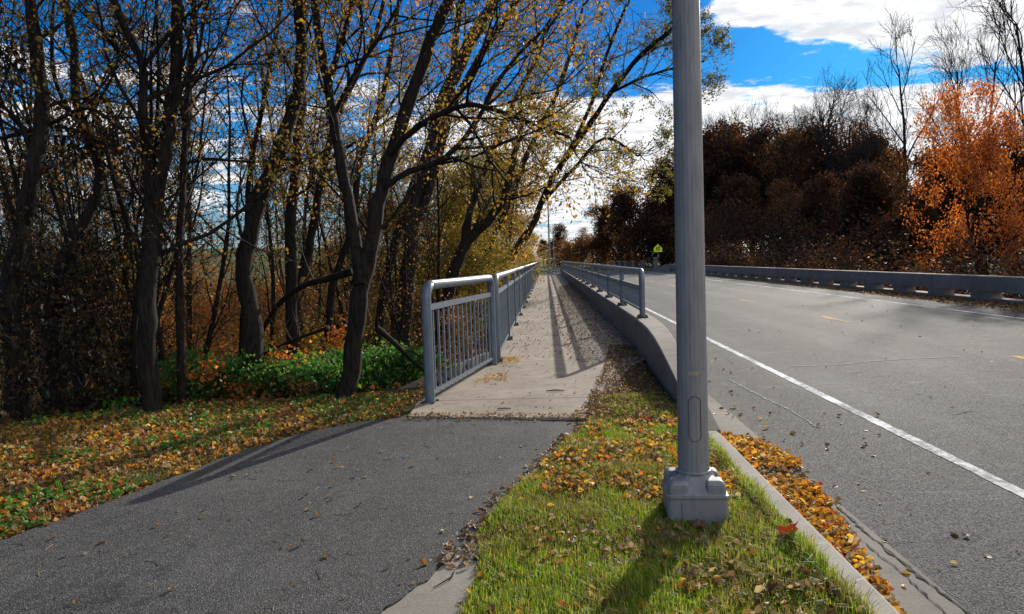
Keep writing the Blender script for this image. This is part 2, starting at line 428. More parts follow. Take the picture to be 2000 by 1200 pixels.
struct(crack([G(1635, 1000, RZ), G(1690, 1065, RZ), G(1760, 1120, RZ), G(1830, 1185, RZ), (1.8, 2.4)], .004, RZ+.009).build('pavement_crack', M_crack))
for q in ([(1790, 770), (1815, 773), (1822, 780)], [(1855, 796), (1880, 795)], [(1865, 810), (1890, 805), (1915, 804)], [(1625, 713), (1655, 711)], [(1665, 729), (1692, 727)], [(1708, 736), (1730, 735)]):
    struct(crack([G(a, c, RZ) for a, c in q], .010, RZ+.005).build('pavement_crack', M_crack))
for q, ww in (([(1545, 716), (1640, 713), (1700, 706), (1790, 701), (1890, 697)], .022), ([(1425, 742), (1480, 772), (1540, 800), (1600, 838)], .012)):
    mm_ = m_concrete('road_scuff', (.17, .165, .16), (.25, .245, .24), None, .5, (.1, .1, .1)) if ww > .02 else mm_
    struct(crack([G(a, c, RZ) for a, c in q], ww, RZ+.005).build('road_scuff', mm_))

# ------------------------------------------------------------------ parapet, barrier, bridge deck
def loft(secs, name, m, parent=None):
    """secs: list of rings (same length)"""
    bm = MB(); k = len(secs[0]); V = np.array(secs).reshape(-1, 3); r = len(secs)
    i = np.arange(r-1)[:, None]*k; j = np.arange(k)[None]; j2 = (j+1) % k
    bm.add(V, np.stack([i+j, i+j2, i+k+j2, i+k+j], -1).reshape(-1, 4)[:, ::-1]); bm.ngon(secs[0]); bm.ngon(secs[-1][::-1])
    return bm.build(name, m, parent)
par = empty('parapet', (1.5, 12, 0), 0, 'low concrete parapet carrying the blue railing, its near end curving down to the kerb', 'parapet')
def psec(y, zlo=-.3, c=.02):
    t_ = sstep(y, 6.5, 12.5); xi = 1.335+(1.51-1.335)*t_; xo = 1.53+(1.88-1.53)*float(sstep(y, 6.5, 13.0)); 
    u_ = max(0, min(1, (y-6.47)/5.2)); zt = .016+.514*(1-(1-u_)**2.4)
    xi = float(xi); cc = min(c, .004+.02*u_)
    return [(xi, y, zlo), (xo, y, zlo), (xo, y, zt-cc), (xo-cc, y, zt), (xi+cc, y, zt), (xi, y, zt-cc)]
M0 = Matrix.Translation((-1.5, -12, 0))
def rel(o, p): o.matrix_parent_inverse = Matrix.Translation(-Vector(p.location)); return o
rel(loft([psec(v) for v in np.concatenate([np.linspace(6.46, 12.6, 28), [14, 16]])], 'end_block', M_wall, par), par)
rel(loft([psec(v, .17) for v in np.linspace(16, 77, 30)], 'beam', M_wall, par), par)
for k in range(20):
    bm = MB(); y0 = 17.0+3.05*k; bm.box((1.70, y0+1.1, -.07), (.33, 1.9, .48)); rel(bm.build('post', M_wall, par), par)

bar = empty('barrier', (13.3, 40, 0), 0, 'long open concrete bridge barrier along the far side of the road', 'barrier')
bm = MB(); 
secs = []
for v in [-6, 20, 40, 60, 77]: secs.append([(13.17, v, .20), (13.55, v, .20), (13.55, v, .645), (13.53, v, .665), (13.19, v, .665), (13.17, v, .645)])
rel(loft(secs, 'beam', M_barr, bar), bar)
rel(loft([[(13.1, 77, -.3), (13.55, 77, -.3), (13.55, 77, .665), (13.17, 77, .665)], [(13.0, 79.5, -.3), (13.5, 79.5, -.3), (13.5, 79.5, .62), (13.0, 79.5, .62)], [(12.4, 82.5, -.3), (12.9, 82.5, -.3), (12.9, 82.5, .05), (12.4, 82.5, .05)]], 'end_block', M_barr, bar), bar)
for k in range(33):
    bm = MB(); bm.box((13.37, -5+2.5*k, .01), (.34, 1.0, .38)); rel(bm.build('post', M_barr, bar), bar)
bm = MB(); bm.box((13.485, 35, -.2), (.54, 86, .38)); rel(bm.build('footing', M_barr, bar), bar)
# deck edge beams / abutment under the deck
dk = MB(); dk.box((6.3, 44.5, -.85), (14.4, 64, .55)); struct(dk.build('bridge_deck', M_barr))
ab = MB(); ab.box((6.3, 12.6, -1.9), (14.3, .5, 2.6)); ab.box((6.3, 76.8, -1.9), (14.3, .5, 2.6)); struct(ab.build('bridge_abutment', M_barr))
a0 = P(738, 778, 8.95); a1 = P(830, 735, 9.3)
wm = MB(); wa = np.array([(a0.x, a0.y), (a1.x, a1.y), (-1.02, 11.5)])
secs = []
for (x, y), zt, nn in zip(wa, (a0.z, a1.z, a1.z+.02), ((.1, .25), (.12, .22), (.2, .05))):
    nn = np.array(nn)/np.hypot(*nn)*.14; secs.append([(x, y, -2.2), (x+nn[0], y+nn[1], -2.2), (x+nn[0], y+nn[1], zt), (x, y, zt)])
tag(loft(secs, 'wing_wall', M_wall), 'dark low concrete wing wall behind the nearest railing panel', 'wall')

# ------------------------------------------------------------------ railings
def bent_frame(a, b, zb, zt, r, n=12, rc=.16, drop=(1, 1)):
    """path of a pipe going up at a, along the top, down at b"""
    a = np.array(a, float); b = np.array(b, float); dd = (b-a)/np.linalg.norm(b-a); pts = []
    def pt(q, z): return (q[0], q[1], z)
    if drop[0]:
        pts += [pt(a, zb), pt(a, (zb+zt)/2), pt(a, zt-rc)]
        for k in range(1, 7):
            t_ = k/7*math.pi/2; pts.append(pt(a+dd*rc*(1-math.cos(t_)), zt-rc+rc*math.sin(t_)))
    nL = max(2, int(np.linalg.norm(b-a)/3))
    for k in range(nL+1):
        s0 = rc if drop[0] else 0; s1 = rc if drop[1] else 0; L = np.linalg.norm(b-a)
        pts.append(pt(a+dd*(s0+(L-s0-s1)*k/nL), zt))
    if drop[1]:
        for k in range(1, 7):
            t_ = math.pi/2*(1-k/7); pts.append(pt(b-dd*rc*(1-math.cos(t_)), zt-rc+rc*math.sin(t_)))
        pts += [pt(b, zt-rc), pt(b, (zb+zt)/2), pt(b, zb)]
    m_ = MB(); m_.tube(pts, r, 16); return m_
def railing(name, a, b, zb, zt, zmid, zlow, pipe, postsp, label, pick=.145, plates=True, pr=.011, drops=(1, 1), zpost=None):
    root = empty(name, (a[0], a[1], 0), 0, label, 'railing')
    A = np.array(a, float); B = np.array(b, float); L = np.linalg.norm(B-A); dd = (B-A)/L; ang = math.atan2(dd[1], dd[0])
    rel(bent_frame(a, b, zb, zt, pipe, drop=drops).build('frame', M_rail, root, True), root)
    e0 = A+dd*pipe*.9; e1 = B-dd*pipe*.9
    q = MB(); q.beam((*e0, zmid), (*e1, zmid), .045, .065); rel(q.build('middle_rail', M_rail, root), root)
    q = MB(); q.beam((*e0, zlow), (*e1, zlow), .04, .04); rel(q.build('bottom_rail', M_rail, root), root)
    npost = int(round(L/postsp)) if postsp else 1
    R = np.array([[dd[0], -dd[1], 0], [dd[1], dd[0], 0], [0, 0, 1]])
    def plate(c, par_):
        q = MB(); q.box((c[0], c[1], zb+.012), (.22, .17, .022), R)
        for sx in (-.08, .08):
            for sy in (-.06, .06): o_ = R @ np.array([sx, sy, 0]); q.box((c[0]+o_[0], c[1]+o_[1], zb+.035), (.03, .03, .03), R)
        rel(q.build('base_plate', M_dark, par_), root)
    if plates:
        plate(A, root); plate(B, root)
    for k in range(1, npost):
        c = A+dd*(L*k/npost)
        q = MB(); q.box((c[0], c[1], (zb+zt-pipe)/2), (.055, .09, zt-pipe-zb), R)
        po = rel(q.build('post', M_rail, root), root)
        if plates:
            q = MB(); q.box((c[0], c[1], zb+.012), (.24, .20, .024), R)
            for sx in (-.09, .09):
                for sy in (-.07, .07): o_ = R @ np.array([sx, sy, 0]); q.box((c[0]+o_[0], c[1]+o_[1], zb+.04), (.035, .035, .04), R)
            bp = q.build('base_plate', M_dark, po); bp.matrix_parent_inverse = Matrix.Identity(4)
            bp.matrix_parent_inverse = Matrix.Identity(4)
    npk = int(L/pick); rest = None; cnt = 0; one = None
    for k in range(1, npk):
        c = A+dd*(L*k/npk)
        if postsp and min(abs((L*k/npk) % (L/npost)), L/npost-(L*k/npk) % (L/npost)) < .06: continue
        if cnt < 100:
            if one is None:
                q = MB(); q.box((0, 0, (zlow+zmid)/2), (2*pr, 2*pr, zmid-zlow-.05), R); one = q.build('picket', M_rail, root); o_ = one
            else: o_ = one.copy(); C.objects.link(o_)
            o_.location = (c[0]-a[0], c[1]-a[1], 0); cnt += 1
        else:
            rest = rest or MB(); rest.box((c[0], c[1], (zlow+zmid)/2), (2*pr, 2*pr, zmid-zlow-.05), R)
    if rest: rel(rest.build('pickets', M_rail, root), root)['kind'] = 'stuff'
    return root
railing('railing', (-1.355, 7.98), (-.845, 10.85), 0.0, 1.35, 1.10, .13, .056, 0, 'short near panel of blue grey pedestrian railing at the left start of the bridge walkway', .185, True, .011)
railing('railing', (-.80, 11.15), (-.80, 76), .03, 1.35, 1.10, .13, .052, 3.05, 'long blue grey railing running down the left edge of the bridge walkway', .14)
railing('railing', (1.66, 12.6), (1.66, 76), .53, 1.34, 1.055, .66, .052, 3.3, 'long blue grey railing bolted on top of the concrete parapet', .14)

# ------------------------------------------------------------------ lamp posts
def lamp_post(x, y, label, H=9.0, rz=0, near=True, arm=True, cat='lamp post', r0=.093, base=.35):
    root = empty('lamp_post', (x, y, 0), rz, label, cat)
    p = MB(); NS = 80 if near else 10; zz = np.linspace(.2 if near else .3, H, 24); a = np.linspace(0, 2*np.pi, NS, endpoint=False)
    rings = []
    for z in zz:
        r = r0*(1-.045*z); fl = 1-.028*np.maximum(0, np.cos(a*20))**1.0 if near else 1+0*a
        if z <= zz[0]+.01: r *= 1.05
        rings.append(np.stack([r*fl*np.cos(a), r*fl*np.sin(a), np.full(NS, z)], 1))
    V = np.concatenate(rings); i = np.arange(len(zz)-1)[:, None]*NS; j = np.arange(NS)[None]; j2 = (j+1) % NS
    p.add(V, np.stack([i+j, i+j2, i+NS+j2, i+NS+j], -1).reshape(-1, 4)); p.ngon(rings[-1])
    p.build('pole', M_pole, root, True)
    h = base/2; bm = MB()
    # square base: rings of a rounded square
    def rsq(hw, z, ch=.25):
        c = hw*(1-ch); return [(hw, -c, z), (hw, c, z), (c, hw, z), (-c, hw, z), (-hw, c, z), (-hw, -c, z), (-c, -hw, z), (c, -hw, z)]
    prof = [(h*1.0, -.15, .08), (h*1.0, .02, .08), (h*.99, .155, .08), (h*1.02, .165, .08), (h*1.02, .180, .08), (h*.93, .188, .10), (h*.86, .190, .16), (h*.64, .262, .35), (h*.57, .27, .42), (h*.55, .285, .5)]
    rs = [rsq(*q) for q in prof]; V = np.array(rs).reshape(-1, 3); i = np.arange(len(rs)-1)[:, None]*8; j = np.arange(8)[None]; j2 = (j+1) % 8
    bm.add(V, np.stack([i+j, i+j2, i+8+j2, i+8+j], -1).reshape(-1, 4)); bm.ngon(rs[-1])
    bo = bm.build('base', M_pole, root)
    def bev(o, w_):
        md = o.modifiers.new('bevel', 'BEVEL'); md.width = w_; md.segments = 3; md.limit_method = 'ANGLE'; md.angle_limit = rad(25); return o
    bo_w = bm
    if near:
        for sx in (-1, 1):
            for sy in (-1, 1):
                q = MB(); cx, cy = sx*h*.62, sy*h*.62; s0 = h*.32
                for (s_, z0, s1, z1) in ((1, .186, 1, .235), (1, .235, .8, .262)):
                    A_ = [(cx+u*s0*s_, cy+v*s0*s_, z0) for u, v in ((-1, -1), (1, -1), (1, 1), (-1, 1))]
                    B_ = [(cx+u*s0*s1-sx*s0*.15*(s1 < 1), cy+v*s0*s1-sy*s0*.15*(s1 < 1), z1) for u, v in ((-1, -1), (1, -1), (1, 1), (-1, 1))]
                    q.add(A_+B_, [[0, 1, 5, 4], [1, 2, 6, 5], [2, 3, 7, 6], [3, 0, 4, 7], [4, 5, 6, 7]])
                bev(q.build('bolt_cover', M_pole, root), .012)
        for kf in range(4):
            ca, sa = math.cos(kf*math.pi/2), math.sin(kf*math.pi/2)
            def rt(x, y, z): return (x*ca-y*sa, x*sa+y*ca, z)
            A_ = [rt(-.085, -h*.97, .182), rt(.085, -h*.97, .182), rt(.04, -h*.60, .275), rt(-.04, -h*.60, .275)]
            B_ = [rt(-.085, -h*.90, .17), rt(.085, -h*.90, .17), rt(.04, -h*.5, .26), rt(-.04, -h*.5, .26)]
            q = MB(); q.add(A_+B_, [[0, 1, 2, 3], [0, 4, 5, 1], [1, 5, 6, 2], [2, 6, 7, 3], [3, 7, 4, 0]]); q.build('cover_plate', M_pole, root)
        q = MB(); q.tube([(r0*1.06*math.cos(u), r0*1.06*math.sin(u), .288) for u in np.linspace(0, 2*np.pi, 33)], .011, 8, False); q.build('collar', M_pole, root, True)
        q = MB(); q.box((0, -h*1.0-.002, .07), (.19, .008, .135)); q.build('door', M_pole, bo)
        q = MB(); hh = .165; th = np.linspace(0, 2*np.pi, 40, endpoint=False); pts = []
        for tt in th:
            u = .036*math.cos(tt); v = (.10 if math.sin(tt) > 0 else -.10)*1+.036*math.sin(tt); rr = r0*.965+.002
            pts.append((u, -math.sqrt(rr*rr-u*u)-.001, .62+v))
        pts.append(pts[0]); q.tube(pts, .0016, 5, False); q.build('hand_hole', M_dark, root)
        q = MB(); 
        for k in range(6):
            a_ = -math.pi/2+(k-3)*.13; a2 = a_+.13; rr = r0*.955+.002
            q.add([(rr*math.cos(a_), rr*math.sin(a_), .88), (rr*math.cos(a2), rr*math.sin(a2), .88), (rr*math.cos(a2), rr*math.sin(a2), .905), (rr*math.cos(a_), rr*math.sin(a_), .905)], [[0, 1, 2, 3]])
        q.build('tape', M_tape, root)
    if arm:
        q = MB(); q.tube([(0, 0, H-.5), (.4, 0, H-.15), (1.0, 0, H+.05), (1.6, 0, H+.1)], [.04, .035, .03, .03], 8); q.build('arm', M_pole, root, True)
        q = MB(); V = []
        for xx, ww, hh in ((1.55, .06, .05), (1.7, .14, .09), (2.0, .16, .10), (2.25, .08, .05)):
            V += [(xx, -ww, H+.06), (xx, ww, H+.06), (xx, ww*.7, H+.06+hh), (xx, -ww*.7, H+.06+hh)]
        i = np.arange(3)[:, None]*4; j = np.arange(4)[None]; j2 = (j+1) % 4
        q.add(V, np.stack([i+j, i+j2, i+4+j2, i+4+j], -1).reshape(-1, 4)); q.ngon(V[:4][::-1]); q.ngon(V[-4:])
        l_ = q.build('lamp_head', M_dark, root)
        q = MB(); q.box((1.9, 0, H+.05), (.4, .2, .02)); q.build('lens', M_glass, l_)
    return root
lamp_post(.865, 4.36, 'big fluted grey metal lamp post on a square base in the grass strip', 9, rz=rad(-3))
lamp_post(.42, 79, 'tall slender pale lamp post at the far end of the walkway', 8.2, near=False, arm=False, r0=.11, base=.6)
lamp_post(1.25, 112, 'distant lamp post with curved arm and lamp over the road', 6.4, near=False, r0=.10, base=.5)

# school crossing sign
sx, sy = P(1285, 486, 88).x, 88
sg = empty('warning_sign', (sx, sy, -.06), 0, 'fluorescent yellow green pentagon school crossing sign with two walking figures', 'road sign')
q = MB(); W_ = .50; z0 = 1.55+.55; pent = [(-W_, 0), (W_, 0), (W_, .48), (0, .98), (-W_, .48)]
q.ngon([(x, -.03, z0+z) for x, z in pent]); q.ngon([(x, 0, z0+z) for x, z in pent][::-1])
for k in range(5):
    a = pent[k]; c = pent[(k+1) % 5]; q.ngon([(a[0], 0, z0+a[1]), (c[0], 0, z0+c[1]), (c[0], -.03, z0+c[1]), (a[0], -.03, z0+a[1])])
pl = q.build('panel', M_sign, sg)
def fig(cx, s):
    q = MB(); y = -.036
    def pg(pts): q.ngon([(cx+x*s, y, z0+.14+z*s) for x, z in pts])
    pg([(.05*math.cos(t_)+.01, .52+.055*math.sin(t_)) for t_ in np.linspace(0, 2*np.pi, 10, endpoint=False)])
    pg([(-.06, .22), (.05, .22), (.065, .45), (-.055, .45)]); pg([(-.06, .22), (-.13, 0), (-.08, 0), (0, .2)]); pg([(0, .2), (.07, 0), (.12, 0), (.05, .22)])
    pg([(-.055, .44), (-.13, .27), (-.10, .25), (-.04, .36)]); pg([(.065, .44), (.13, .29), (.11, .27), (.05, .36)])
    q.build('walking_figure', M_black, pl)
fig(-.14, 1.0); fig(.14, 1.15)
q = MB(); q.box((0, .03, 1.0), (.06, .05, 2.4)); q.build('post', M_pole, sg)

# pillars + fence beyond the bridge
prev = None
pil = [(1194, 516, 112), (1211, 514, 108), (1221, 518, 104), (1237, 515, 100), (1256, 511, 96), (1280, 503, 92)]
FW = ['sixth and furthest', 'fifth', 'fourth', 'third', 'second', 'nearest']
fp = []
for (px, py, Y), nm in zip(pil, FW):
    c = P(px, py, Y); zt = max(1.0, c.z); root = empty('stone_pillar', (c.x, Y, -.1), 0, f'{nm} pale stone pillar of the fence left of the school sign', 'pillar', 'pale stone pillars of the far fence')
    q = MB(); q.box((0, 0, zt/2), (.42, .42, zt)); q.build('shaft', M_wall, root)
    q = MB(); q.box((0, 0, zt+.05), (.62, .62, .1)); q.build('cap', M_kerb, root); fp.append((c.x, Y))
fe = empty('metal_fence', (fp[3][0], fp[3][1], -.1), 0, 'dark low metal fence strung between the stone pillars', 'fence')
for (a, c) in zip(fp[:-1], fp[1:]):
    q = MB()
    for z in (.15, .95): q.beam((a[0], a[1], z), (c[0], c[1], z), .04, .05)
    L = math.dist(a, c); 
    for k in range(1, int(L/.14)): f = k/int(L/.14); q.box((a[0]+(c[0]-a[0])*f, a[1]+(c[1]-a[1])*f, .55), (.022, .022, .85))
    o = q.build('fence_panel', M_dark, fe); o.matrix_parent_inverse = Matrix.Translation((-fp[3][0], -fp[3][1], .1))
# thin sign posts at the far end of the walk
for px, Y, h_, lb in ((1064, 84, 2.3, 'thin pale post left of the tall distant lamp post'), (1054.5, 92, 2.1, 'thin grey post at far end of the left railing')):
    c = P(px, 530, Y); root = empty('sign_post', (c.x, Y, -.05), 0, lb, 'post')
    q = MB(); q.box((0, 0, h_/2), (.07, .06, h_)); q.build('post', M_pole, root)
    q = MB(); q.box((.0, .04, h_+.12), (.35, .02, .3)); q.build('panel', M_pole, root)

# ------------------------------------------------------------------ vegetation
PAL = {
 'rust': [(.24, .11, .03), (.32, .16, .045), (.38, .20, .05), (.22, .13, .05)],
 'olive': [(.19, .15, .025), (.25, .18, .03), (.14, .13, .025), (.28, .18, .03)],
 'green': [(.07, .085, .02), (.10, .10, .02), (.05, .06, .015)],
 'yellow': [(.26, .17, .02), (.20, .14, .02), (.14, .13, .02), (.30, .18, .03)],
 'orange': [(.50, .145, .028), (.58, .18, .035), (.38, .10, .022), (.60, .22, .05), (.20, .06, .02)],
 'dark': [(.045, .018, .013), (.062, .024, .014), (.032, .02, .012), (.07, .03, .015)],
 'maroon': [(.10, .032, .018), (.13, .05, .02), (.07, .028, .018), (.09, .05, .02)],
 'vine': [(.012, .010, .008), (.03, .02, .010), (.06, .035, .018)],
 'shrub': [(.03, .12, .025), (.05, .15, .03), (.025, .08, .02), (.09, .17, .03)],
 'litter': [(.30, .13, .035), (.22, .10, .035), (.36, .20, .06), (.16, .085, .04), (.30, .22, .13), (.40, .17, .03), (.12, .06, .03)],
 'tan': [(.30, .22, .14), (.22, .15, .09), (.40, .31, .21), (.16, .10, .06), (.25, .14, .06), (.10, .06, .035)],
 'duff': [(.14, .09, .05), (.10, .065, .038), (.20, .14, .09), (.08, .05, .03)],
 'goldlit': [(.55, .30, .03), (.48, .22, .03), (.60, .40, .06), (.30, .16, .04), (.50, .16, .03), (.45, .38, .25)],
 'weed': [(.04, .17, .03), (.07, .22, .03), (.04, .12, .04), (.12, .22, .03)],
}
def leaves(mb, c, size, pal, rng=RNG, flat=0., hang=0., wide=.62, jit=.25):
    c = np.asarray(c, float); N = len(c)
    if N == 0: return
    ax = rng.normal(size=(N, 3)); ax[:, 2] = ax[:, 2]*(1-flat)-hang; ax /= np.linalg.norm(ax, axis=1)[:, None]
    nm = rng.normal(size=(N, 3)); nm[:, 2] += flat*4; sd = np.cross(ax, nm); sd /= np.linalg.norm(sd, axis=1)[:, None]+1e-9
    up = np.cross(sd, ax)
    s_ = size*rng.uniform(.6, 1.3, N)[:, None]; w_ = s_*wide*.5
    fold = up*w_*rng.uniform(-.2, .6, N)[:, None]
    mid = c+ax*s_*.45
    V = np.stack([c, mid+sd*w_+fold, c+ax*s_, mid-sd*w_+fold], 1).reshape(-1, 3)
    p = np.array(PAL[pal]) if isinstance(pal, str) else np.array(pal)
    k = p[rng.integers(0, len(p), N)]*rng.uniform(1-jit, 1+jit, N)[:, None]
    f = np.arange(N)[:, None]*4+np.arange(4)[None]
    mb.add(V, f, np.repeat(k, 4, 0))

def crom(pts, n=4):
    p = np.array(pts, float); p = np.vstack([2*p[0]-p[1], p, 2*p[-1]-p[-2]]); o = []
    for k in range(1, len(p)-2):
        for q in range(n):
            t_ = q/n; a, b_, c, d = p[k-1], p[k], p[k+1], p[k+2]
            o.append(.5*((2*b_)+(-a+c)*t_+(2*a-5*b_+4*c-d)*t_**2+(-a+3*b_-3*c+d)*t_**3))
    o.append(p[-2]); return np.array(o)

class Grow:
    def __init__(s, seed): s.r = random.Random(seed); s.wood = MB(); s.twig = []; s.rng = np.random.default_rng(seed)
    def branch(s, p, d, L, r, lvl, spec):
        R = s.r; n = spec['seg'][lvl]; pts = [np.array(p)]; d = np.array(d, float); d /= np.linalg.norm(d)
        wig = spec['wig']; upb = spec['up'][lvl]
        for k in range(n):
            d = d+np.array([R.gauss(0, wig), R.gauss(0, wig), R.gauss(0, wig)+upb]); d /= np.linalg.norm(d)
            pts.append(pts[-1]+d*L/n)
        pts = np.array(pts); rr = np.linspace(r, max(r*.35, spec['rmin']*.7), n+1)
        s.wood.tube(pts, rr, spec['sides'][lvl], False)
        s.spawn(pts, rr, L, lvl, spec)
    def spawn(s, pts, rr, L, lvl, spec, t0=None):
        R = s.r; last = lvl >= spec['lv']
        if last:
            s.twig.append(pts); return
        nb = spec['nb'][lvl]; nb = R.randint(int(nb*.7), int(nb*1.3)+1); t0 = spec['t0'] if t0 is None else t0
        for k in range(nb):
            t_ = t0+(1-t0)*(k+R.random())/nb; x = t_*(len(pts)-1); i = min(int(x), len(pts)-2); f = x-i
            p = pts[i]*(1-f)+pts[i+1]*f; d = pts[i+1]-pts[i]; d = d/np.linalg.norm(d); ra = rr[i]*(1-f)+rr[i+1]*f
            o = np.array([R.gauss(0, 1), R.gauss(0, 1), R.gauss(0, 1)]); o -= d*np.dot(o, d); o /= np.linalg.norm(o)
            an = rad(R.uniform(*spec['ang'])); dd = d*math.cos(an)+o*math.sin(an)
            l2 = spec['len'][lvl]*R.uniform(.6, 1.25)*(1-.45*(t_-t0)/(1-t0+1e-6))
            s.branch(p, dd, l2, max(spec['rmin'], min(ra*.62, l2*spec.get('thick', .016))), lvl+1, spec)
    def crown(s, per, size, pal, spread=.07, hang=.35, wide=.6):
        if not per or not s.twig: return None
        m_ = MB(); cs = []
        for tw in s.twig:
            k = max(0, int(per*s.r.uniform(.2, 1.8))); 
            if k == 0: continue
            t_ = s.rng.uniform(.15, 1, k)*(len(tw)-1); i = np.minimum(t_.astype(int), len(tw)-2); f = (t_-i)[:, None]
            cs.append(tw[i]*(1-f)+tw[i+1]*f+s.rng.normal(0, spread, (k, 3)))
        if not cs: return None
        c = np.concatenate(cs)
        if isinstance(pal, (list, tuple)) and isinstance(pal[0], str):
            w_ = s.rng.integers(0, len(pal), len(c))
            for q, pn in enumerate(pal): leaves(m_, c[w_ == q], size, pn, s.rng, hang=hang, wide=wide)
        else: leaves(m_, c, size, pal, s.rng, hang=hang, wide=wide)
        return m_
SPEC = dict(lv=3, seg=[6, 6, 4, 3], wig=.13, up=[.05, .05, .03, .0], sides=[8, 5, 3, 3], nb=[11, 6, 4], t0=.35, ang=(28, 65), len=[2.4, 1.1, .55], rmin=.0035, thick=.014)

def rooted(pts, rr):
    """continue the trunk down to the ground"""
    b_ = pts[0]; zt = float(terrain(b_[0], b_[1]))
    d = pts[0]-pts[1]; d = d/np.linalg.norm(d)
    k = max(.0, b_[2]-(zt-.15))
    if k <= 0.02: return np.vstack([b_+np.array([0, 0, -.2]), pts]), np.concatenate([[rr[0]*1.25], rr])
    dxy = d[:2]/max(.3, -d[2])*k*.35
    bot = np.array([b_[0]+dxy[0], b_[1]+dxy[1], zt-.15]); mid = (bot+b_)/2
    return np.vstack([bot, mid, pts]), np.concatenate([[rr[0]*1.3, rr[0]*1.08], rr])

def traced(seed, stems, label, per=7, size=.052, pal=('rust', 'olive'), spec=None, name='tree', group=None, vines=None, t0=.3):
    """stems: list of (pixel polyline with depth, width px bottom, width px top); the first is the trunk"""
    g_ = Grow(seed); sp_ = dict(SPEC); sp_.update(spec or {})
    base = None; vm = MB(); 
    for si, (pl_, w0, w1, ext) in enumerate(stems):
        pts = []
        for q in pl_: pts.append(P(q[0], q[1], q[2]))
        pts = crom(np.array([list(v) for v in pts]), 4)
        if ext: # carry on above the frame
            d = pts[-1]-pts[-3]; d /= np.linalg.norm(d); d[2] += .2
            e = [pts[-1]+d*ext*(k+1)/5+g_.rng.normal(0, .06, 3)*(k+1)*.5 for k in range(5)]; pts = np.vstack([pts, e])
        n = len(pts); Yb = pl_[0][2]
        rr = np.linspace(w0, w1, n if not ext else n-5)*.44*Yb/FP
        if ext: rr = np.concatenate([rr, np.linspace(rr[-1], rr[-1]*.3, 6)[1:]])
        rr = rr*(1+.06*np.sin(np.arange(n)*1.7+seed))
        pts = pts+g_.rng.normal(0, 1, pts.shape)*rr[:, None]*.12
        if si == 0: pts, rr = rooted(pts, rr); base = pts[0].copy()
        g_.wood.tube(pts, rr, 12 if w0 > 14 else 7, False)
        g_.spawn(pts, rr, 1, 0, sp_, t0 if si == 0 else .15)
    root = empty(name, tuple(base), 0, label, 'tree', group)
    inv = Matrix.Translation(-Vector(base))
    o = g_.wood.build('trunk', M_bark, root, True); o.matrix_parent_inverse = inv
    m_ = g_.crown(per, size, list(pal))
    if m_: o = m_.build('crown', M_leaf, root); o.matrix_parent_inverse = inv
    if vines:
        vm = MB()
        for (px, py, Y, w_, h_, N) in vines:
            c = P(px, py, Y); k = Y/FP; q = g_.rng.normal(0, 1, (N, 3))*np.array([w_*k*.4, w_*k*.4, h_*k*.4])+np.array(c)
            # clumps
            q = q+np.round(q*3)/3*0; leaves(vm, q, .075, 'vine', g_.rng, hang=1.2, wide=.5)
        o = vm.build('dead_vine', M_leaf, root); o.matrix_parent_inverse = inv
    return root

# --- traced trees of the left wood
TL = []
traced(1, [([(45, 860, 7.6), (32, 740, 7.6), (20, 560, 7.6), (48, 420, 7.7), (72, 300, 7.7), (82, 190, 7.8), (66, 80, 7.9), (60, 0, 8)], 46, 24, 4),
           ([(60, 290, 7.7), (30, 230, 7.6), (-20, 190, 7.4)], 12, 6, 0)],
       'dark leaning tree at the far left edge with a kink in its trunk', 4, vines=[(20, 700, 7.4, 70, 180, 600), (60, 480, 7.6, 70, 110, 300), (30, 120, 8, 50, 130, 260)], spec=dict(nb=[11, 6, 4], len=[1.9, .9, .45]))
traced(2, [([(120, 838, 8.1), (105, 700, 8.2), (115, 560, 8.3), (170, 430, 8.5), (195, 330, 8.7), (150, 200, 8.8), (145, 90, 9), (130, 0, 9)], 34, 16, 3),
           ([(200, 335, 8.7), (165, 260, 8.8), (112, 170, 9), (100, 60, 9.2)], 12, 7, 2)],
       'crooked dark tree hung with dead vines, second from the left edge', 4, vines=[(180, 270, 8.6, 110, 60, 900), (130, 650, 8.1, 110, 200, 1300), (170, 545, 8.4, 60, 90, 500), (200, 700, 8.3, 60, 120, 500), (95, 560, 8.2, 40, 60, 250), (230, 75, 9, 24, 60, 200)], spec=dict(nb=[11, 6, 4], len=[1.9, .9, .45]))
traced(3, [([(298, 815, 7.9), (288, 700, 7.9), (292, 560, 7.9), (303, 450, 8), (315, 330, 8), (333, 230, 8.1), (345, 120, 8.2), (345, 0, 8.4)], 44, 24, 4),
           ([(292, 470, 8), (288, 340, 7.9), (280, 200, 7.9), (278, 130, 7.9), (250, 70, 7.9), (222, 0, 7.9)], 22, 15, 3),
           ([(360, 235, 8.1), (352, 180, 8.2), (385, 110, 8.3), (400, 30, 8.4)], 11, 7, 2)],
       'stout dark tree that forks into two trunks on the left verge', 4, spec=dict(nb=[12, 6, 4], len=[1.9, .9, .45]), t0=.3)
traced(4, [([(357, 800, 8.4), (352, 650, 8.5), (350, 500, 8.6), (357, 360, 8.8), (362, 240, 9), (372, 120, 9.2), (380, 0, 9.4)], 20, 12, 3)],
       'slim straight grey trunk just right of the stout forked tree', 5)
traced(5, [([(500, 690, 9.2), (490, 600, 9.3), (478, 520, 9.3), (505, 400, 9.4), (545, 290, 9.5), (578, 200, 9.7), (590, 100, 9.9), (583, 0, 10)], 42, 27, 4)],
       'thick dark trunk with a long curve rising from the green shrubs', 4, spec=dict(nb=[6, 5, 4], len=[1.9, .9, .45]))
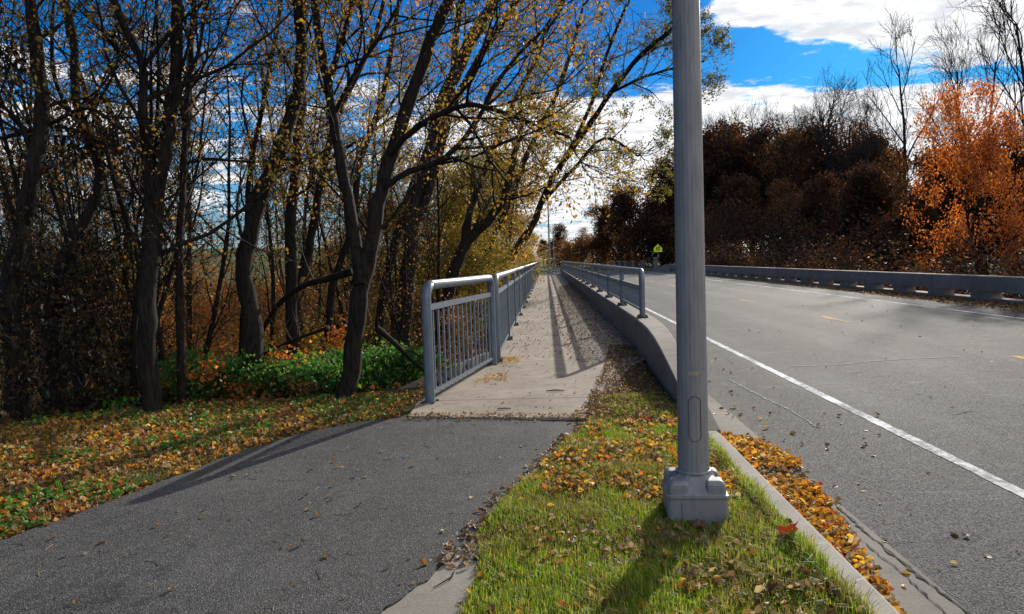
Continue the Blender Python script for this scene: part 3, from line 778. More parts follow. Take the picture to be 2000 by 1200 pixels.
traced(6, [([(572, 700, 12), (570, 560, 12), (568, 430, 12.2), (580, 300, 12.5), (590, 200, 13), (592, 80, 13)], 28, 18, 4),
           ([(595, 540, 12), (612, 440, 12), (632, 330, 12), (655, 240, 12), (700, 140, 12)], 20, 12, 3)],
       'double stemmed tree standing behind the long curved trunk', 7, pal=('olive', 'rust'))
traced(7, [([(676, 788, 8.5), (690, 700, 8.6), (700, 600, 8.6), (722, 500, 8.7), (738, 400, 8.8), (768, 290, 8.9), (810, 170, 9), (845, 70, 9), (878, 0, 9)], 44, 24, 4),
           ([(706, 560, 8.6), (690, 440, 8.8), (668, 330, 9), (650, 220, 9.2), (628, 100, 9.4), (612, 0, 9.5)], 30, 18, 3),
           ([(752, 365, 8.8), (800, 335, 8.8), (850, 318, 8.8), (890, 290, 8.9), (935, 230, 8.9), (960, 180, 8.9), (1010, 110, 9), (1060, 60, 9)], 15, 7, 2),
           ([(760, 300, 8.8), (820, 245, 8.5), (880, 215, 8.2), (925, 205, 8), (980, 220, 8), (1050, 245, 8), (1115, 270, 8)], 15, 5, 0),
           ([(650, 230, 9.2), (690, 150, 9.1), (750, 60, 9), (800, -30, 9)], 11, 7, 2),
           ([(640, 180, 9.2), (665, 90, 9.3), (690, 0, 9.4)], 14, 10, 2)],
       'big dark tree with paired leaning trunks and arching limbs near the railing', 6, pal=('olive', 'olive', 'rust'), spec=dict(nb=[13, 6, 5], len=[1.45, .75, .4]), t0=.35)
traced(8, [([(785, 690, 20.4), (795, 560, 20.4), (805, 450, 20.4), (832, 320, 20.7), (860, 210, 21.1), (905, 110, 21.4), (965, 0, 22.1)], 36, 26, 4),
           ([(820, 430, 20.4), (850, 330, 20.4), (880, 200, 20.4), (890, 80, 20.4), (900, 0, 20.4)], 20, 12, 3)],
       'leaning tree behind the big paired trunks, dark and straight', 7, .085, pal=('olive', 'rust'), spec=dict(len=[3, 1.5, .8]))
traced(9, [([(870, 600, 24.0), (890, 520, 24.0), (915, 470, 24.0), (955, 430, 24.0), (985, 385, 24.0), (1000, 330, 24.0)], 30, 15, 2),
           ([(900, 500, 24.0), (915, 430, 24.3), (940, 350, 24.6), (985, 240, 25.0), (1040, 130, 25.3)], 18, 10, 3)],
       'low forked tree leaning towards the long left railing', 10, .09, pal=('olive', 'yellow'), spec=dict(len=[3.4, 1.8, .9]))
traced(10, [([(975, 560, 47.5), (1000, 500, 47.5), (1040, 440, 47.5), (1055, 400, 47.5), (1090, 330, 46.2), (1140, 260, 45.0), (1195, 180, 43.8), (1250, 110, 42.5), (1310, 60, 41.2)], 18, 8, .5),
            ([(1060, 395, 47.2), (1120, 330, 46.2), (1180, 270, 45.0), (1240, 300, 43.8)], 9, 5, 1.0),
            ([(1100, 318, 46.2), (1150, 215, 45.0), (1180, 120, 44.5), (1220, 20, 43.8)], 9, 6, .8),
            ([(1195, 180, 43.8), (1260, 150, 42.5), (1330, 130, 41.5), (1375, 120, 41.0)], 7, 3, 0)],
       'slender tree leaning far out over the walkway with dark olive leaves', 13, .125, ('green', 'olive', 'green'), spec=dict(nb=[15, 6, 4], len=[3.2, 1.7, .9]), t0=.42)
traced(11, [([(470, 700, 13), (480, 560, 13), (483, 430, 13.2), (490, 320, 13.4), (515, 200, 13.6), (540, 60, 14)], 14, 10, 3)],
       'thin straight tree seen left of the long curved trunk', 7, pal=('rust', 'olive'))
traced(12, [([(235, 790, 9.2), (210, 700, 9.2), (175, 590, 9.4), (130, 470, 9.6), (100, 360, 9.8), (60, 250, 10)], 14, 8, 2)],
       'thin leaning trunk crossing behind the vine hung tree', 4)
traced(13, [([(330, 790, 9.6), (310, 650, 9.8), (262, 480, 10), (225, 360, 10), (195, 250, 10.4), (150, 130, 10.6), (120, 0, 11)], 14, 9, 2)],
       'thin trunk leaning left behind the stout forked tree', 5)
traced(14, [([(640, 700, 14), (650, 560, 14), (690, 440, 14), (700, 330, 14), (745, 200, 14.2), (770, 60, 14.5)], 18, 11, 3)],
       'mid sized tree half hidden behind the paired leaning trunks', 7, pal=('olive', 'rust'))
traced(15, [([(930, 560, 38.4), (960, 470, 38.4), (1000, 380, 38.4), (1030, 300, 38.4), (1080, 200, 38.4), (1120, 90, 38.4)], 16, 9, 3)],
       'tall leaning tree behind the left railing where the wood thins', 9, .12, ('olive', 'yellow'), spec=dict(nb=[14, 7, 4], len=[4.6, 2.2, 1.1]))
traced(16, [([(740, 640, 22.4), (760, 520, 22.4), (800, 380, 22.4), (850, 270, 22.4), (925, 130, 22.4), (1000, 20, 22.4)], 22, 14, 3)],
       'dark tree leaning right between the two nearest leaning trunks', 8, .07, ('olive', 'rust'), spec=dict(len=[2.8, 1.4, .7]))
# fallen / leaning bare limbs in the understorey
def fallen(seed, pl_, w0, w1, label):
    g_ = Grow(seed); pts = crom([list(P(*q)) for q in pl_], 4); n = len(pts); rr = np.linspace(w0, w1, n)/2*pl_[0][2]/FP
    g_.wood.tube(pts, rr, 8); g_.spawn(pts, rr, 1, 1, dict(SPEC, nb=[9, 6, 4]), .3)
    root = empty('fallen_branch', tuple(pts[0]), 0, label, 'branch'); o = g_.wood.build('limb', M_bark, root, True); o.matrix_parent_inverse = Matrix.Translation(-Vector(pts[0]))
fallen(31, [(690, 530, 9.4), (640, 545, 9.6), (590, 560, 10), (540, 600, 10.4), (505, 660, 10.8)], 16, 8, 'dark bough slanting down left from the big paired trunks')
fallen(32, [(735, 640, 8.9), (770, 670, 9), (800, 700, 9.1), (835, 730, 9.3)], 12, 7, 'dark limb slanting down to the first railing post')
fallen(33, [(225, 790, 8.3), (190, 720, 8.4), (150, 640, 8.6), (100, 600, 8.8)], 11, 6, 'pale broken limb leaning in the brush at left')
fallen(34, [(640, 640, 9.2), (560, 670, 9.6), (500, 700, 9.9)], 7, 4, 'thin bare limb lying over the green shrubs')
fallen(35, [(5, 270, 7.9), (90, 245, 7.8), (170, 212, 7.7), (235, 250, 7.7), (290, 290, 7.8), (330, 330, 7.9)], 9, 4, 'thin arching bough across the upper left wood')

# --- generic trees, prototypes copied
def proto_tree(seed, H, spread, per, size, pal, lv=3, nb=(16, 6, 4), ln=None, r=None, ang=(30, 65), t0=.3, lean=.05, name='tree', up=.06, sides=(7, 4, 3, 3), spr=.2, mat_=None, hang=.2):
    g_ = Grow(seed); n = 8; pts = [np.array([0, 0, -.4])]; d = np.array([g_.r.gauss(0, lean), g_.r.gauss(0, lean), 1.])
    for k in range(n):
        d = d+np.array([g_.r.gauss(0, .07), g_.r.gauss(0, .07), .05]); d /= np.linalg.norm(d); pts.append(pts[-1]+d*(H+.4)*.85/n)
    pts = np.array(pts); r = r or H*.014; rr = np.linspace(r, r*.25, n+1); rr[0] *= 1.4
    sp_ = dict(SPEC, lv=lv, nb=list(nb), len=ln or [spread, spread*.5, spread*.25], ang=ang, up=[up, up, .03, 0], sides=list(sides), rmin=.006*H/8)
    g_.wood.tube(pts, rr, 8, False); g_.spawn(pts, rr, 1, 0, sp_, t0)
    root = empty(name); root['category'] = 'tree'
    kid(root, g_.wood.build('trunk', mat_ or M_bark_far, root, True))
    m_ = g_.crown(per, size, pal, spread=spr, hang=hang)
    if m_: kid(root, m_.build('crown', M_leaf, root))
    return root
used = set()
def place(proto, x, y, rz, sc, label, group=None, z=None):
    o = proto if proto.name not in used else copy_tree(proto)
    used.add(proto.name); 
    o.location = (x, y, float(terrain(x, y)) if z is None else z); o.rotation_euler = (0, 0, rz); o.scale = (sc,)*3 if not hasattr(sc, '__len__') else sc
    tag(o, label, 'tree', group); return o

# right side: protos (height 10 m)
pD = [proto_tree(101+k, 10, 3.0, 26, .24, ['dark', 'maroon'], nb=(22, 6, 4), spr=.32, t0=.22) for k in range(3)]
pB = [proto_tree(111+k, 10, 3.6, 0, .1, ['dark'], nb=(16, 7, 5), ang=(18, 42), t0=.3, up=.10, r=.14) for k in range(3)]
pM = [proto_tree(121+k, 10, 2.8, 12, .16, ['maroon', 'rust'], nb=(18, 6, 4), spr=.25, t0=.25) for k in range(2)]
pO = [proto_tree(131, 7.5, 2.8, 20, .10, ['orange'], nb=(30, 7, 4), spr=.12, t0=.12, r=.09)]
def by_px(px, topy, Y, H=10):
    c = P(px, topy, Y); zt = float(terrain(c.x, Y)); return c.x, Y, (c.z-zt)/H
R_ = random.Random(5)
gD = 'dark leafed trees of the wood beyond the far barrier'
dark_spots = [(1330, 325, 100), (1385, 262, 82), (1440, 275, 78), (1500, 262, 74), (1555, 258, 70), (1600, 250, 66), (1655, 262, 62), (1700, 272, 58), (1752, 300, 52), (1800, 290, 47), (1690, 330, 44), (1600, 350, 50), (1520, 355, 58), (1450, 350, 64), (1850, 300, 40), (1920, 280, 38), (1990, 260, 36), (1780, 380, 36), (1400, 340, 84), (2080, 240, 34), (2200, 220, 32), (1290, 372, 110), (1560, 300, 84), (1480, 300, 92), (1640, 300, 80), (1720, 290, 72), (1300, 315, 100), (1275, 350, 108), (1345, 275, 90), (1480, 252, 80), (1530, 250, 86), (1415, 250, 88), (1660, 248, 74)]
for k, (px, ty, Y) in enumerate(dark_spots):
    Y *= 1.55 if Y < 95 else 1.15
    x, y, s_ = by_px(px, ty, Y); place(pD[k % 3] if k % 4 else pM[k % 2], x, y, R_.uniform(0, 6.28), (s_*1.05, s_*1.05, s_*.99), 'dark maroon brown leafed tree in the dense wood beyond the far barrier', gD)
x, y, s_ = by_px(1235, 355, 122); place(pD[0], x, y, 1, (s_*1.2, s_*1.2, s_), 'broad dark round crowned tree above the school sign at the end of the bridge')
x, y, s_ = by_px(1180, 405, 135); place(pD[1], x, y, 2, (s_*1.25, s_*1.25, s_), 'dark round tree left of the school sign over the right railing')
x, y, s_ = by_px(1091, 440, 160); place(pD[2], x, y, 3, (s_, s_, s_), 'distant dark red tree beside the far lamp post arm')
x, y, s_ = by_px(1135, 448, 150); place(pM[0], x, y, 2.5, (s_*1.2, s_*1.2, s_), 'distant russet brown tree between the lamp post and the school sign')
x, y, s_ = by_px(1060, 470, 180); place(pD[1], x, y, .4, (s_, s_, s_), 'small dark distant tree behind the thin posts at the walkway end')
x, y, s_ = by_px(1110, 470, 145); place(pM[1], x, y, .9, (s_*1.2, s_*1.2, s_), 'low russet tree above the far end of the right railing')
gB = 'bare trees rising above the wood beyond the far barrier'
for k, (px, ty, Y) in enumerate([(1415, 235, 90), (1465, 222, 84), (1545, 235, 76), (1580, 228, 72), (1630, 180, 60), (1660, 190, 56), (1700, 215, 50), (1390, 245, 88), (1440, 240, 80), (1505, 225, 84), (1525, 240, 70), (1600, 210, 66), (1730, 200, 60), (1330, 300, 95), (1610, 170, 80)]):
    Y *= 1.5
    x, y, s_ = by_px(px, ty, Y); place(pB[k % 3], x, y, R_.uniform(0, 6.28), s_, 'leafless tree poking above the dark canopy beyond the far barrier', gB)
x, y, s_ = by_px(1770, 55, 80); place(pB[0], x, y, 1.2, (s_*.8, s_*.8, s_), 'tall leafless tree against blue sky left of the orange tree')
x, y, s_ = by_px(1850, 70, 84); place(pB[1], x, y, 2.2, (s_*.8, s_*.8, s_), 'tall leafless tree right behind the orange tree')
x, y, s_ = by_px(1985, -60, 64); place(pB[2], x, y, .2, (s_*.8, s_*.8, s_), 'tall bare tree at the top right corner')
x, y, s_ = by_px(1930, 30, 56); place(pB[0], x, y, 4.2, (s_*.7, s_*.7, s_), 'bare thin tree behind the orange crown near the right edge')
x, y, s_ = by_px(1935, 180, 41, 7.0); place(pO[0], x, y, 1.0, (s_*.72, s_*.72, s_*.97), 'bright orange autumn tree behind the far barrier')
x, y, s_ = by_px(2065, 170, 47, 7.0); place(pO[0], x, y, 3.0, (s_*.75, s_*.75, s_), 'second orange tree cut by the right edge of the photo')

# left background: leafy trees and thicket
pY = [proto_tree(141+k, 10, 3.2, 20, .17, [['olive', 'yellow'], ['olive', 'rust'], ['yellow', 'olive', 'green']][k], nb=(20, 6, 4), spr=.35, t0=.15) for k in range(3)]
pT = [proto_tree(151+k, 10, 2.4, 11, .075, ['rust', 'olive'], nb=(13, 5, 4), spr=.2, t0=.25, r=.09) for k in range(2)]
gY = 'yellow olive trees behind the left wood'
for k, (px, ty, Y) in enumerate([(1000, 400, 66), (965, 330, 50), (925, 300, 42), (890, 335, 36), (915, 300, 46), (860, 330, 30), (820, 300, 40), (1015, 430, 85), (780, 340, 34), (960, 425, 40), (740, 380, 50), (925, 455, 30), (890, 440, 27), (660, 430, 60)]):
    x, y, s_ = by_px(px, ty, Y); place(pY[k % 3], x, y, R_.uniform(0, 6), (s_, s_, s_), 'yellow olive leafed tree in the mass behind the long left railing', gY)
gT = 'thin brown leafed trees deep in the left wood'
for k in range(26):
    px = -60+k*33+R_.uniform(-12, 12)
    if 370 < px < 470: continue
    Y = R_.uniform(13, 34); ty = R_.uniform(-150, 180) if Y < 24 else R_.uniform(60, 260)
    x, y, s_ = by_px(px, ty, Y); place(pT[k % 2], x, y, R_.uniform(0, 6), (s_*.75, s_*.75, s_), 'thin brown leafed tree deep in the left wood', gT)

# --- shrubs
def shrub(seed, x, y, rx, ry, h, N, size, pal, label, stems=14, group=None, z=None, wide=.7, gap=.35):
    rng = np.random.default_rng(seed); z = float(terrain(x, y)) if z is None else z
    root = empty('shrub', (x, y, z), 0, label, 'shrub', group)
    # lumpy crown: random sub-clumps
    nc = 16; cc = rng.normal(0, .45, (nc, 3))*[rx, ry, 0]+np.c_[np.zeros((nc, 2)), rng.uniform(.15, .85, nc)*h]
    k = rng.integers(0, nc, N); q = cc[k]+rng.normal(0, .33, (N, 3))*[rx*.62, ry*.62, h*.42]; q[:, 2] = np.abs(q[:, 2])
    m_ = MB(); pals = pal if isinstance(pal, (list, tuple)) else [pal]; cp_ = rng.integers(0, len(pals), nc)
    for i_, pn in enumerate(pals): leaves(m_, q[(cp_[k] == i_)], size, pn, rng, hang=.1, wide=wide)
    m_.build('foliage', M_leaf, root)
    s_ = MB()
    for k in range(stems):
        tip = cc[rng.integers(0, nc)]+rng.normal(0, .2, 3)*[rx, ry, h]; tip[2] = abs(tip[2])+.1; b0 = rng.normal(0, .15, 3)*[rx, ry, 0]; b0[2] = -.1
        mid = (b0+tip)/2+rng.normal(0, .08, 3)*h; s_.tube(crom([b0, mid, tip], 4), np.linspace(.012, .004, 9), 4, False)
    s_.build('stems', M_bark, root, True)
    return root
def at(px, py, Y): c = P(px, py, Y); return c.x, Y
gS = 'leafy green shrubs along the edge of the wood'
sh = [(400, 9.0, 1.0, .55, ['shrub'], 'dark green leafy shrub just right of the slim straight trunk'), (455, 9.3, 1.25, .6, ['shrub'], 'tall green shrub left of the long curved trunk'),
      (525, 9.2, 1.15, .6, ['shrub', 'shrub', 'orange'], 'green shrub at the foot of the long curved trunk'), (575, 9.0, .95, .5, ['shrub', 'litter'], 'green shrub with rust red sprigs between curved and leaning trunks'),
      (630, 9.0, .95, .5, ['shrub', 'weed'], 'bright green shrub left of the paired trunk base'), (725, 9.6, .95, .5, ['shrub', 'weed'], 'green shrub right of the paired trunk base'),
      (775, 9.9, 1.0, .5, ['shrub'], 'green shrub behind the dark wing wall'), (350, 8.9, .6, .4, ['weed', 'yellow'], 'yellow green low shrub by the slim straight trunk'),
      (240, 8.6, .5, .5, ['weed', 'vine'], 'low weedy shrub between vine hung and forked trees'), (190, 8.5, .45, .5, ['weed', 'vine'], 'low dark weedy shrub below the hanging vines')]
for k, (px, Y, h, r, pl_, lb) in enumerate(sh):
    x, y = at(px, 700, Y); zt = float(terrain(x, y)); shrub(200+k, x, y, r*1.1, r, .5*h+(-.05-zt)*.8, 2600, .058, pl_, lb)
for k, (px, Y, h, r, pl_, lb) in enumerate([(650, 12.5, 2.2, .7, ['yellow', 'orange'], 'golden yellow shrub glowing left of the paired trunk'), (590, 15, 2.2, 1.1, ['yellow', 'rust'], 'dull yellow shrub behind the green shrubs'),
        (440, 15, 3.0, 1.4, ['orange', 'rust', 'rust'], 'orange brown thicket seen between the slim trunk and the curved trunk'), (390, 19, 3.4, 1.7, ['orange', 'rust'], 'orange leafed thicket right of the forked tree'),
        (890, 20, 2.4, 1.5, ['yellow', 'olive'], 'yellow shrub seen through the near railing panel'), (960, 26, 3, 1.8, ['yellow', 'olive'], 'yellow olive shrub beyond the first long railing posts'),
        (1005, 40, 3.5, 2.2, ['yellow', 'olive'], 'distant yellow shrub beside the long left railing'), (750, 15, 1.6, 1.2, ['rust', 'vine'], 'brown brush right of the paired trunks'),
        (840, 14, 1.8, 1.0, ['rust', 'vine'], 'brown brush behind the near railing panel'), (250, 18, 2.0, 2.0, ['rust', 'vine'], 'dark brush deep in the left wood behind the vines'),
        (100, 16, 2.0, 2.0, ['rust', 'rust', 'olive'], 'dark brush deep in the wood near the left edge'), (520, 24, 3.6, 2.4, ['orange', 'rust'], 'far russet thicket behind the curved trunk'), (680, 26, 3.4, 2.6, ['rust', 'olive'], 'far olive brown thicket behind the paired trunks'), (820, 30, 3.8, 2.6, ['olive', 'rust'], 'far olive thicket above the near railing panel')]):
    x, y = at(px, 650, Y); shrub(230+k, x, y, r, r, h*.75, 2800, .075, pl_, lb, 20)
pS = [proto_tree(161+k, 7, 1.7, 3, .06, ['rust', 'vine'], nb=(12, 6, 4), spr=.12, t0=.12, r=.055, ang=(20, 60), lean=.22, mat_=M_bark) for k in range(3)]
gN = 'thin bare saplings crowding the left wood'
for k in range(30):
    px = -50+k*20+R_.uniform(-14, 14) if k < 24 else R_.uniform(560, 900); Y = R_.uniform(8.9, 15) if k < 24 else R_.uniform(12, 20); x, y = at(px, 700, Y)
    if 350 < px < 500: continue
    place(pS[k % 3], x, y, R_.uniform(0, 6), R_.uniform(.75, 1.15), 'thin nearly bare sapling crowding the left wood', gN)
gU = 'russet brush filling the left wood'
for k in range(26):
    px = -40+k*37+R_.uniform(-15, 15); Y = R_.uniform(19, 42); x, y = at(px, 600, Y)
    if x > -2.5: x = -2.5-R_.uniform(0, 2)
    if px < 330 and k % 2: continue
    shrub(600+k, x, y, Y*.05, Y*.05, Y*.05+1.6, 2000, .0036*Y, [['rust', 'litter'], ['orange', 'rust'], ['vine', 'rust'], ['rust', 'yellow']][k % 4 if px > 330 else 2], 'russet leafed brush filling the gaps deep in the left wood', 16, gU)
gV = 'dark brush at the foot of the distant trees'
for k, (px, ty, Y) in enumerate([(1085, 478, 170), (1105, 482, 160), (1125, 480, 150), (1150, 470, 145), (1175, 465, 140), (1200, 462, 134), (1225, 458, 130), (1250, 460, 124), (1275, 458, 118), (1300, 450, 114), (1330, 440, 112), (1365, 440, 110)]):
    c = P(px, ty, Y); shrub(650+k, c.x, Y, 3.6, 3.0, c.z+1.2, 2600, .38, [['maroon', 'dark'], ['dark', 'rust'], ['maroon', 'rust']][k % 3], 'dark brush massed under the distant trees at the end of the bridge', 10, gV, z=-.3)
for k, (px, ty, Y, pl_) in enumerate([(375, 470, 25, 'orange'), (425, 440, 28, 'rust'), (470, 475, 23, 'orange'), (540, 460, 27, 'rust'), (620, 470, 29, 'rust'), (300, 480, 30, 'rust'), (220, 500, 33, 'olive')]):
    c = P(px, ty, Y); shrub(740+k, c.x, Y, 1.7, 1.7, (c.z-float(terrain(c.x, Y)))*.85, 3600, .105, [pl_, 'rust'], ['tall orange brown thicket glowing between the forked tree and the curved trunk', 'tall rust brown thicket behind the orange one in the left wood', 'orange thicket just left of the long curved trunk', 'rust thicket right of the curved trunk, far back', 'rust thicket left of the paired leaning trunks, far back', 'rust thicket behind the stout forked tree', 'olive brown thicket left of the stout forked tree'][k], 24)
gR = 'brown brush right behind the far barrier'
for k in range(17):
    y = 17+k*3.9; x = 15.2+R_.uniform(0, 1.6)
    shrub(260+k, x, y, 1.5, 1.9, 2.8+R_.uniform(0, 1.1)+.02*y, 2600, .11+.001*y, ['dark', 'maroon', 'vine'] if k else ['maroon', 'orange'], 'brown brush growing close behind the far barrier', 26, gR)
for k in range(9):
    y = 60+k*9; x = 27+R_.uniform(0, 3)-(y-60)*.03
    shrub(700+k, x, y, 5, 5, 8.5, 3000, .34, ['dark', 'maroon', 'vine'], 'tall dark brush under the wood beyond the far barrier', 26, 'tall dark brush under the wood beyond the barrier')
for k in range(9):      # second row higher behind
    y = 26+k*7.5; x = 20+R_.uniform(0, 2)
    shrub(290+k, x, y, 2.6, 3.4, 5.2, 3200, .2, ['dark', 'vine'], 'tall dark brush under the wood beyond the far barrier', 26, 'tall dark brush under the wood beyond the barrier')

# ------------------------------------------------------------------ grass and fallen leaves
def blades(poly, N, h, pal, w_=.0045, rng=RNG, clump=.35, zf=None, lean=.5):
    q = sample(poly, int(N*1.6), rng); nn = vnoise(q[:, 0], q[:, 1], .16, 3)*.6+vnoise(q[:, 0], q[:, 1], .5, 4)*.4
    q = q[nn > clump][:N]; N = len(q); z = terrain(q[:, 0], q[:, 1]) if zf is None else np.full(N, zf)
    a = rng.uniform(0, 2*np.pi, N); hh = h*rng.uniform(.45, 1.25, N)*(.6+.8*vnoise(q[:, 0], q[:, 1], .3, 5)); ln = rng.normal(0, lean, N)
    b0 = np.stack([q[:, 0], q[:, 1], z-.004], 1); sd = np.stack([np.cos(a), np.sin(a), 0*a], 1); fw = np.stack([-np.sin(a), np.cos(a), 0*a], 1)
    m1 = b0+fw*(ln*hh*.35)[:, None]; m1[:, 2] += hh*.62; tp = b0+fw*(ln*hh*1.0)[:, None]; tp[:, 2] += hh*(1-.25*np.abs(ln))
    ww = w_*rng.uniform(.6, 1.3, N)[:, None]
    V = np.stack([b0-sd*ww*.5, b0+sd*ww*.5, m1-sd*ww*.42, m1+sd*ww*.42, tp-sd*ww*.06, tp+sd*ww*.06], 1).reshape(-1, 3)
    p = np.array(pal); kk = p[rng.integers(0, len(p), N)]*rng.uniform(.7, 1.3, N)[:, None]
    bt = (sstep(vnoise(q[:, 0], q[:, 1], .33, 21)*.6+vnoise(q[:, 0], q[:, 1], .09, 22)*.4, .45, .75)*.7)[:, None]*(rng.random(N) < .75)[:, None]
    kk = kk*(1-bt)+np.array([.17, .13, .055])*bt
    i_ = np.arange(N)[:, None]*6; f = np.concatenate([i_+np.array([0, 1, 3, 2]), i_+np.array([2, 3, 5, 4])])
    m_ = MB(); m_.add(V, f, np.repeat(kk, 6, 0)); return m_
GP = [(.12, .24, .015), (.18, .31, .02), (.24, .34, .025), (.09, .17, .02), (.30, .33, .04), (.38, .31, .11)]
strip_poly = path_right[:5]+[G(938, 1100), G(905, 1200), (-.62, 2.2), (-1.1, 1.2), (-1.0, -2), (1.33, -2), (1.33, 6.6), (1.30, 8.4), (1.28, 10.0), (.98, 9.2), (.75, 8.2), (.66, 6.98)]
near_poly = [p_ for p_ in strip_poly if p_[1] > 2.1]+[]
near_poly = path_right[:5]+[G(938, 1100), G(905, 1200), (-.62, 2.2), (1.33, 2.2), (1.33, 6.4), (1.32, 8.2), (.95, 8.4), (.50, 7.8), (.42, 7.1)]
mb_ = blades(near_poly, 120000, .058, GP, .0042, clump=.22)
m2 = blades([(-.9, -2), (1.32, -2), (1.32, 2.2), (-.6, 2.2)], 12000, .055, GP, .006); mb_.V += [v for v in m2.V]; mb_.F += [f+mb_.n for f in m2.F]; mb_.K += m2.K; mb_.n += m2.n
tag(mb_.build('grass', M_grass), 'short green grass strip between the asphalt path and the kerb', 'grass', kind='stuff')
kedge = blades([(1.27, 2.2), (1.36, 2.2), (1.36, 6.3), (1.27, 6.3)], 5000, .085, GP, .0045, clump=.2)
tag(kedge.build('grass', M_grass), 'taller grass fringe along the kerb edge', 'grass', kind='stuff')
verge = [(-1.6, 7.3)]+path_left[1:]+[(-5.2, 3.0), (-9, 1.4), (-12, 5.5), (-9, 6.6), (-5.6, 7.9), (-4, 8.3), (-2.4, 8.7), (-1.5, 8.8)]
GL = [(.035, .08, .018), (.05, .11, .02), (.08, .12, .02), (.12, .13, .03)]
tag(blades(verge, 60000, .05, GL, .006, clump=.42).build('grass', M_grass), 'leaf strewn grass verge left of the asphalt path', 'grass', kind='stuff')
wd = MB(); q = sample(verge, 30000); nn = vnoise(q[:, 0], q[:, 1], .45, 8)*.6+vnoise(q[:, 0], q[:, 1], 1.2, 9)*.4; q = q[nn > .47]
leaves(wd, np.c_[q, terrain(q[:, 0], q[:, 1])+RNG.uniform(.005, .05, len(q))], .042, 'weed', flat=.6, wide=.9)
tag(wd.build('ground_cover', M_grass), 'small round green weed leaves on the left verge', 'weeds', kind='stuff')

def litter(polys, size, label, flat=.72):
    """polys: (poly, N, palette, z, clump)"""
    m_ = MB()
    for poly, N, pal, z, cl in polys:
        q = sample(poly, N*3); nn = vnoise(q[:, 0], q[:, 1], .22, 11)*.5+vnoise(q[:, 0], q[:, 1], .8, 12)*.5
        q = q[nn > cl][:N]; zz = terrain(q[:, 0], q[:, 1]) if z is None else z
        c = np.c_[q, zz+(RNG.uniform(.004, .022, len(q)) if (z is None or N > 1200) else RNG.uniform(.001, .004, len(q)))]; fl_ = 1 if (z is None or N > 1200) else .6
        N_ = len(c); a = RNG.uniform(0, 2*np.pi, N_); ti = RNG.normal(0, .38, N_)*fl_; ro = RNG.normal(0, .7, N_)*fl_
        ax = np.stack([np.cos(a)*np.cos(ti), np.sin(a)*np.cos(ti), np.sin(ti)], 1); sd0 = np.stack([-np.sin(a), np.cos(a), 0*a], 1); up0 = np.cross(ax, sd0)
        sd = sd0*np.cos(ro)[:, None]+up0*np.sin(ro)[:, None]; up = np.cross(ax, sd)
        s_ = (size*RNG.uniform(.4, 1.5, N_))[:, None]; w_ = s_*.34; cu = RNG.uniform(.1, 1.2, N_)[:, None]*w_*(1 if fl_ == 1 else .7)
        V = [c, c+ax*s_*.33+sd*w_+up*cu, c+ax*s_*.75+sd*w_*.75+up*cu*1.2, c+ax*s_, c+ax*s_*.75-sd*w_*.75+up*cu*1.2, c+ax*s_*.33-sd*w_+up*cu, c+ax*s_*.4-up*cu*.3]
        V = np.stack(V, 1).reshape(-1, 3); V[:, 2] = np.maximum(V[:, 2], np.repeat(c[:, 2]-.004, 7))
        p = np.array(PAL[pal]); k = p[RNG.integers(0, len(p), N_)]*RNG.uniform(.7, 1.25, N_)[:, None]
        i_ = np.arange(N_)[:, None]*7
        f = np.concatenate([i_+np.array([0, 1, 2, 6]), i_+np.array([6, 2, 3, 4]), i_+np.array([6, 4, 5, 0])])
        m_.add(V, f, np.repeat(k, 7, 0))
    return tag(m_.build('fallen_leaves', M_litter), label, 'leaves', kind='stuff')
litter([(verge, 26000, 'litter', None, .30), (verge, 14000, 'goldlit', None, .38)], .043, 'orange and brown fallen leaves covering the left verge')
wood_floor = [(-14, 6.0), (-9, 6.7), (-5.6, 7.9), (-2.4, 8.8), (-1.2, 9.2), (-1.2, 20), (-8, 26), (-22, 26), (-22, 8)]
litter([(wood_floor, 26000, 'litter', None, .1)], .09, 'brown fallen leaves over the floor of the left wood')
edgeR = [(a[0]-.10, a[1]) for a in path_right[:6]]+[(a[0]+.22, a[1]+.05) for a in path_right[:6]][::-1]
up_poly = [p_ for p_ in path_right[:4]]+[G(980, 1000), (1.33, 4.6), (1.33, 6.4), (1.32, 7.2), (.66, 6.9)]
litter([(near_poly, 3000, 'tan', .016, .40), (near_poly, 900, 'goldlit', .02, .30), (up_poly, 1700, 'goldlit', .016, .36), (up_poly, 900, 'tan', .02, .4), (edgeR, 900, 'tan', .012, .1), ([(.2, 6.9), (.7, 6.9), (.95, 8.6), (.5, 8.4)], 420, 'tan', .034, .2)], .042, 'tan and golden leaves scattered over the grass strip')
far_tri = [(.34, 6.95), (.66, 6.9), (1.32, 6.5), (1.32, 8.5), (1.42, 11), (1.50, 12.6), (1.1, 12.8), (.7, 9.6), (.42, 7.9)]
mid_walk = [(.35, 10.5), (1.5, 11), (1.5, 45), (.7, 40), (.2, 18)]
litter([(far_tri, 4500, 'duff', .03, .15), (far_tri, 250, 'goldlit', .035, .3), (mid_walk, 8000, 'duff', .032, .2), ([(-.75, 11.2), (.3, 11.5), (.3, 40), (-.75, 40)], 1800, 'duff', .032, .3),
        ([(-1.35, 7.2), (.6, 7.0), (.9, 10), (-.8, 11)], 130, 'tan', .034, .1), ([(-1.0, 9.2), (-.55, 9.3), (-.6, 10.0), (-.85, 9.9)], 160, 'goldlit', .034, .0), ([(-.82, 10.8), (-.45, 10.9), (-.5, 11.6), (-.75, 11.6)], 220, 'goldlit', .036, 0),
        ([(-1.5, 7.15), (.6, 6.95), (.65, 7.2), (-1.45, 7.42)], 500, 'tan', .03, .25)], .028, 'dry tan leaves drifted along the walkway and parapet foot')
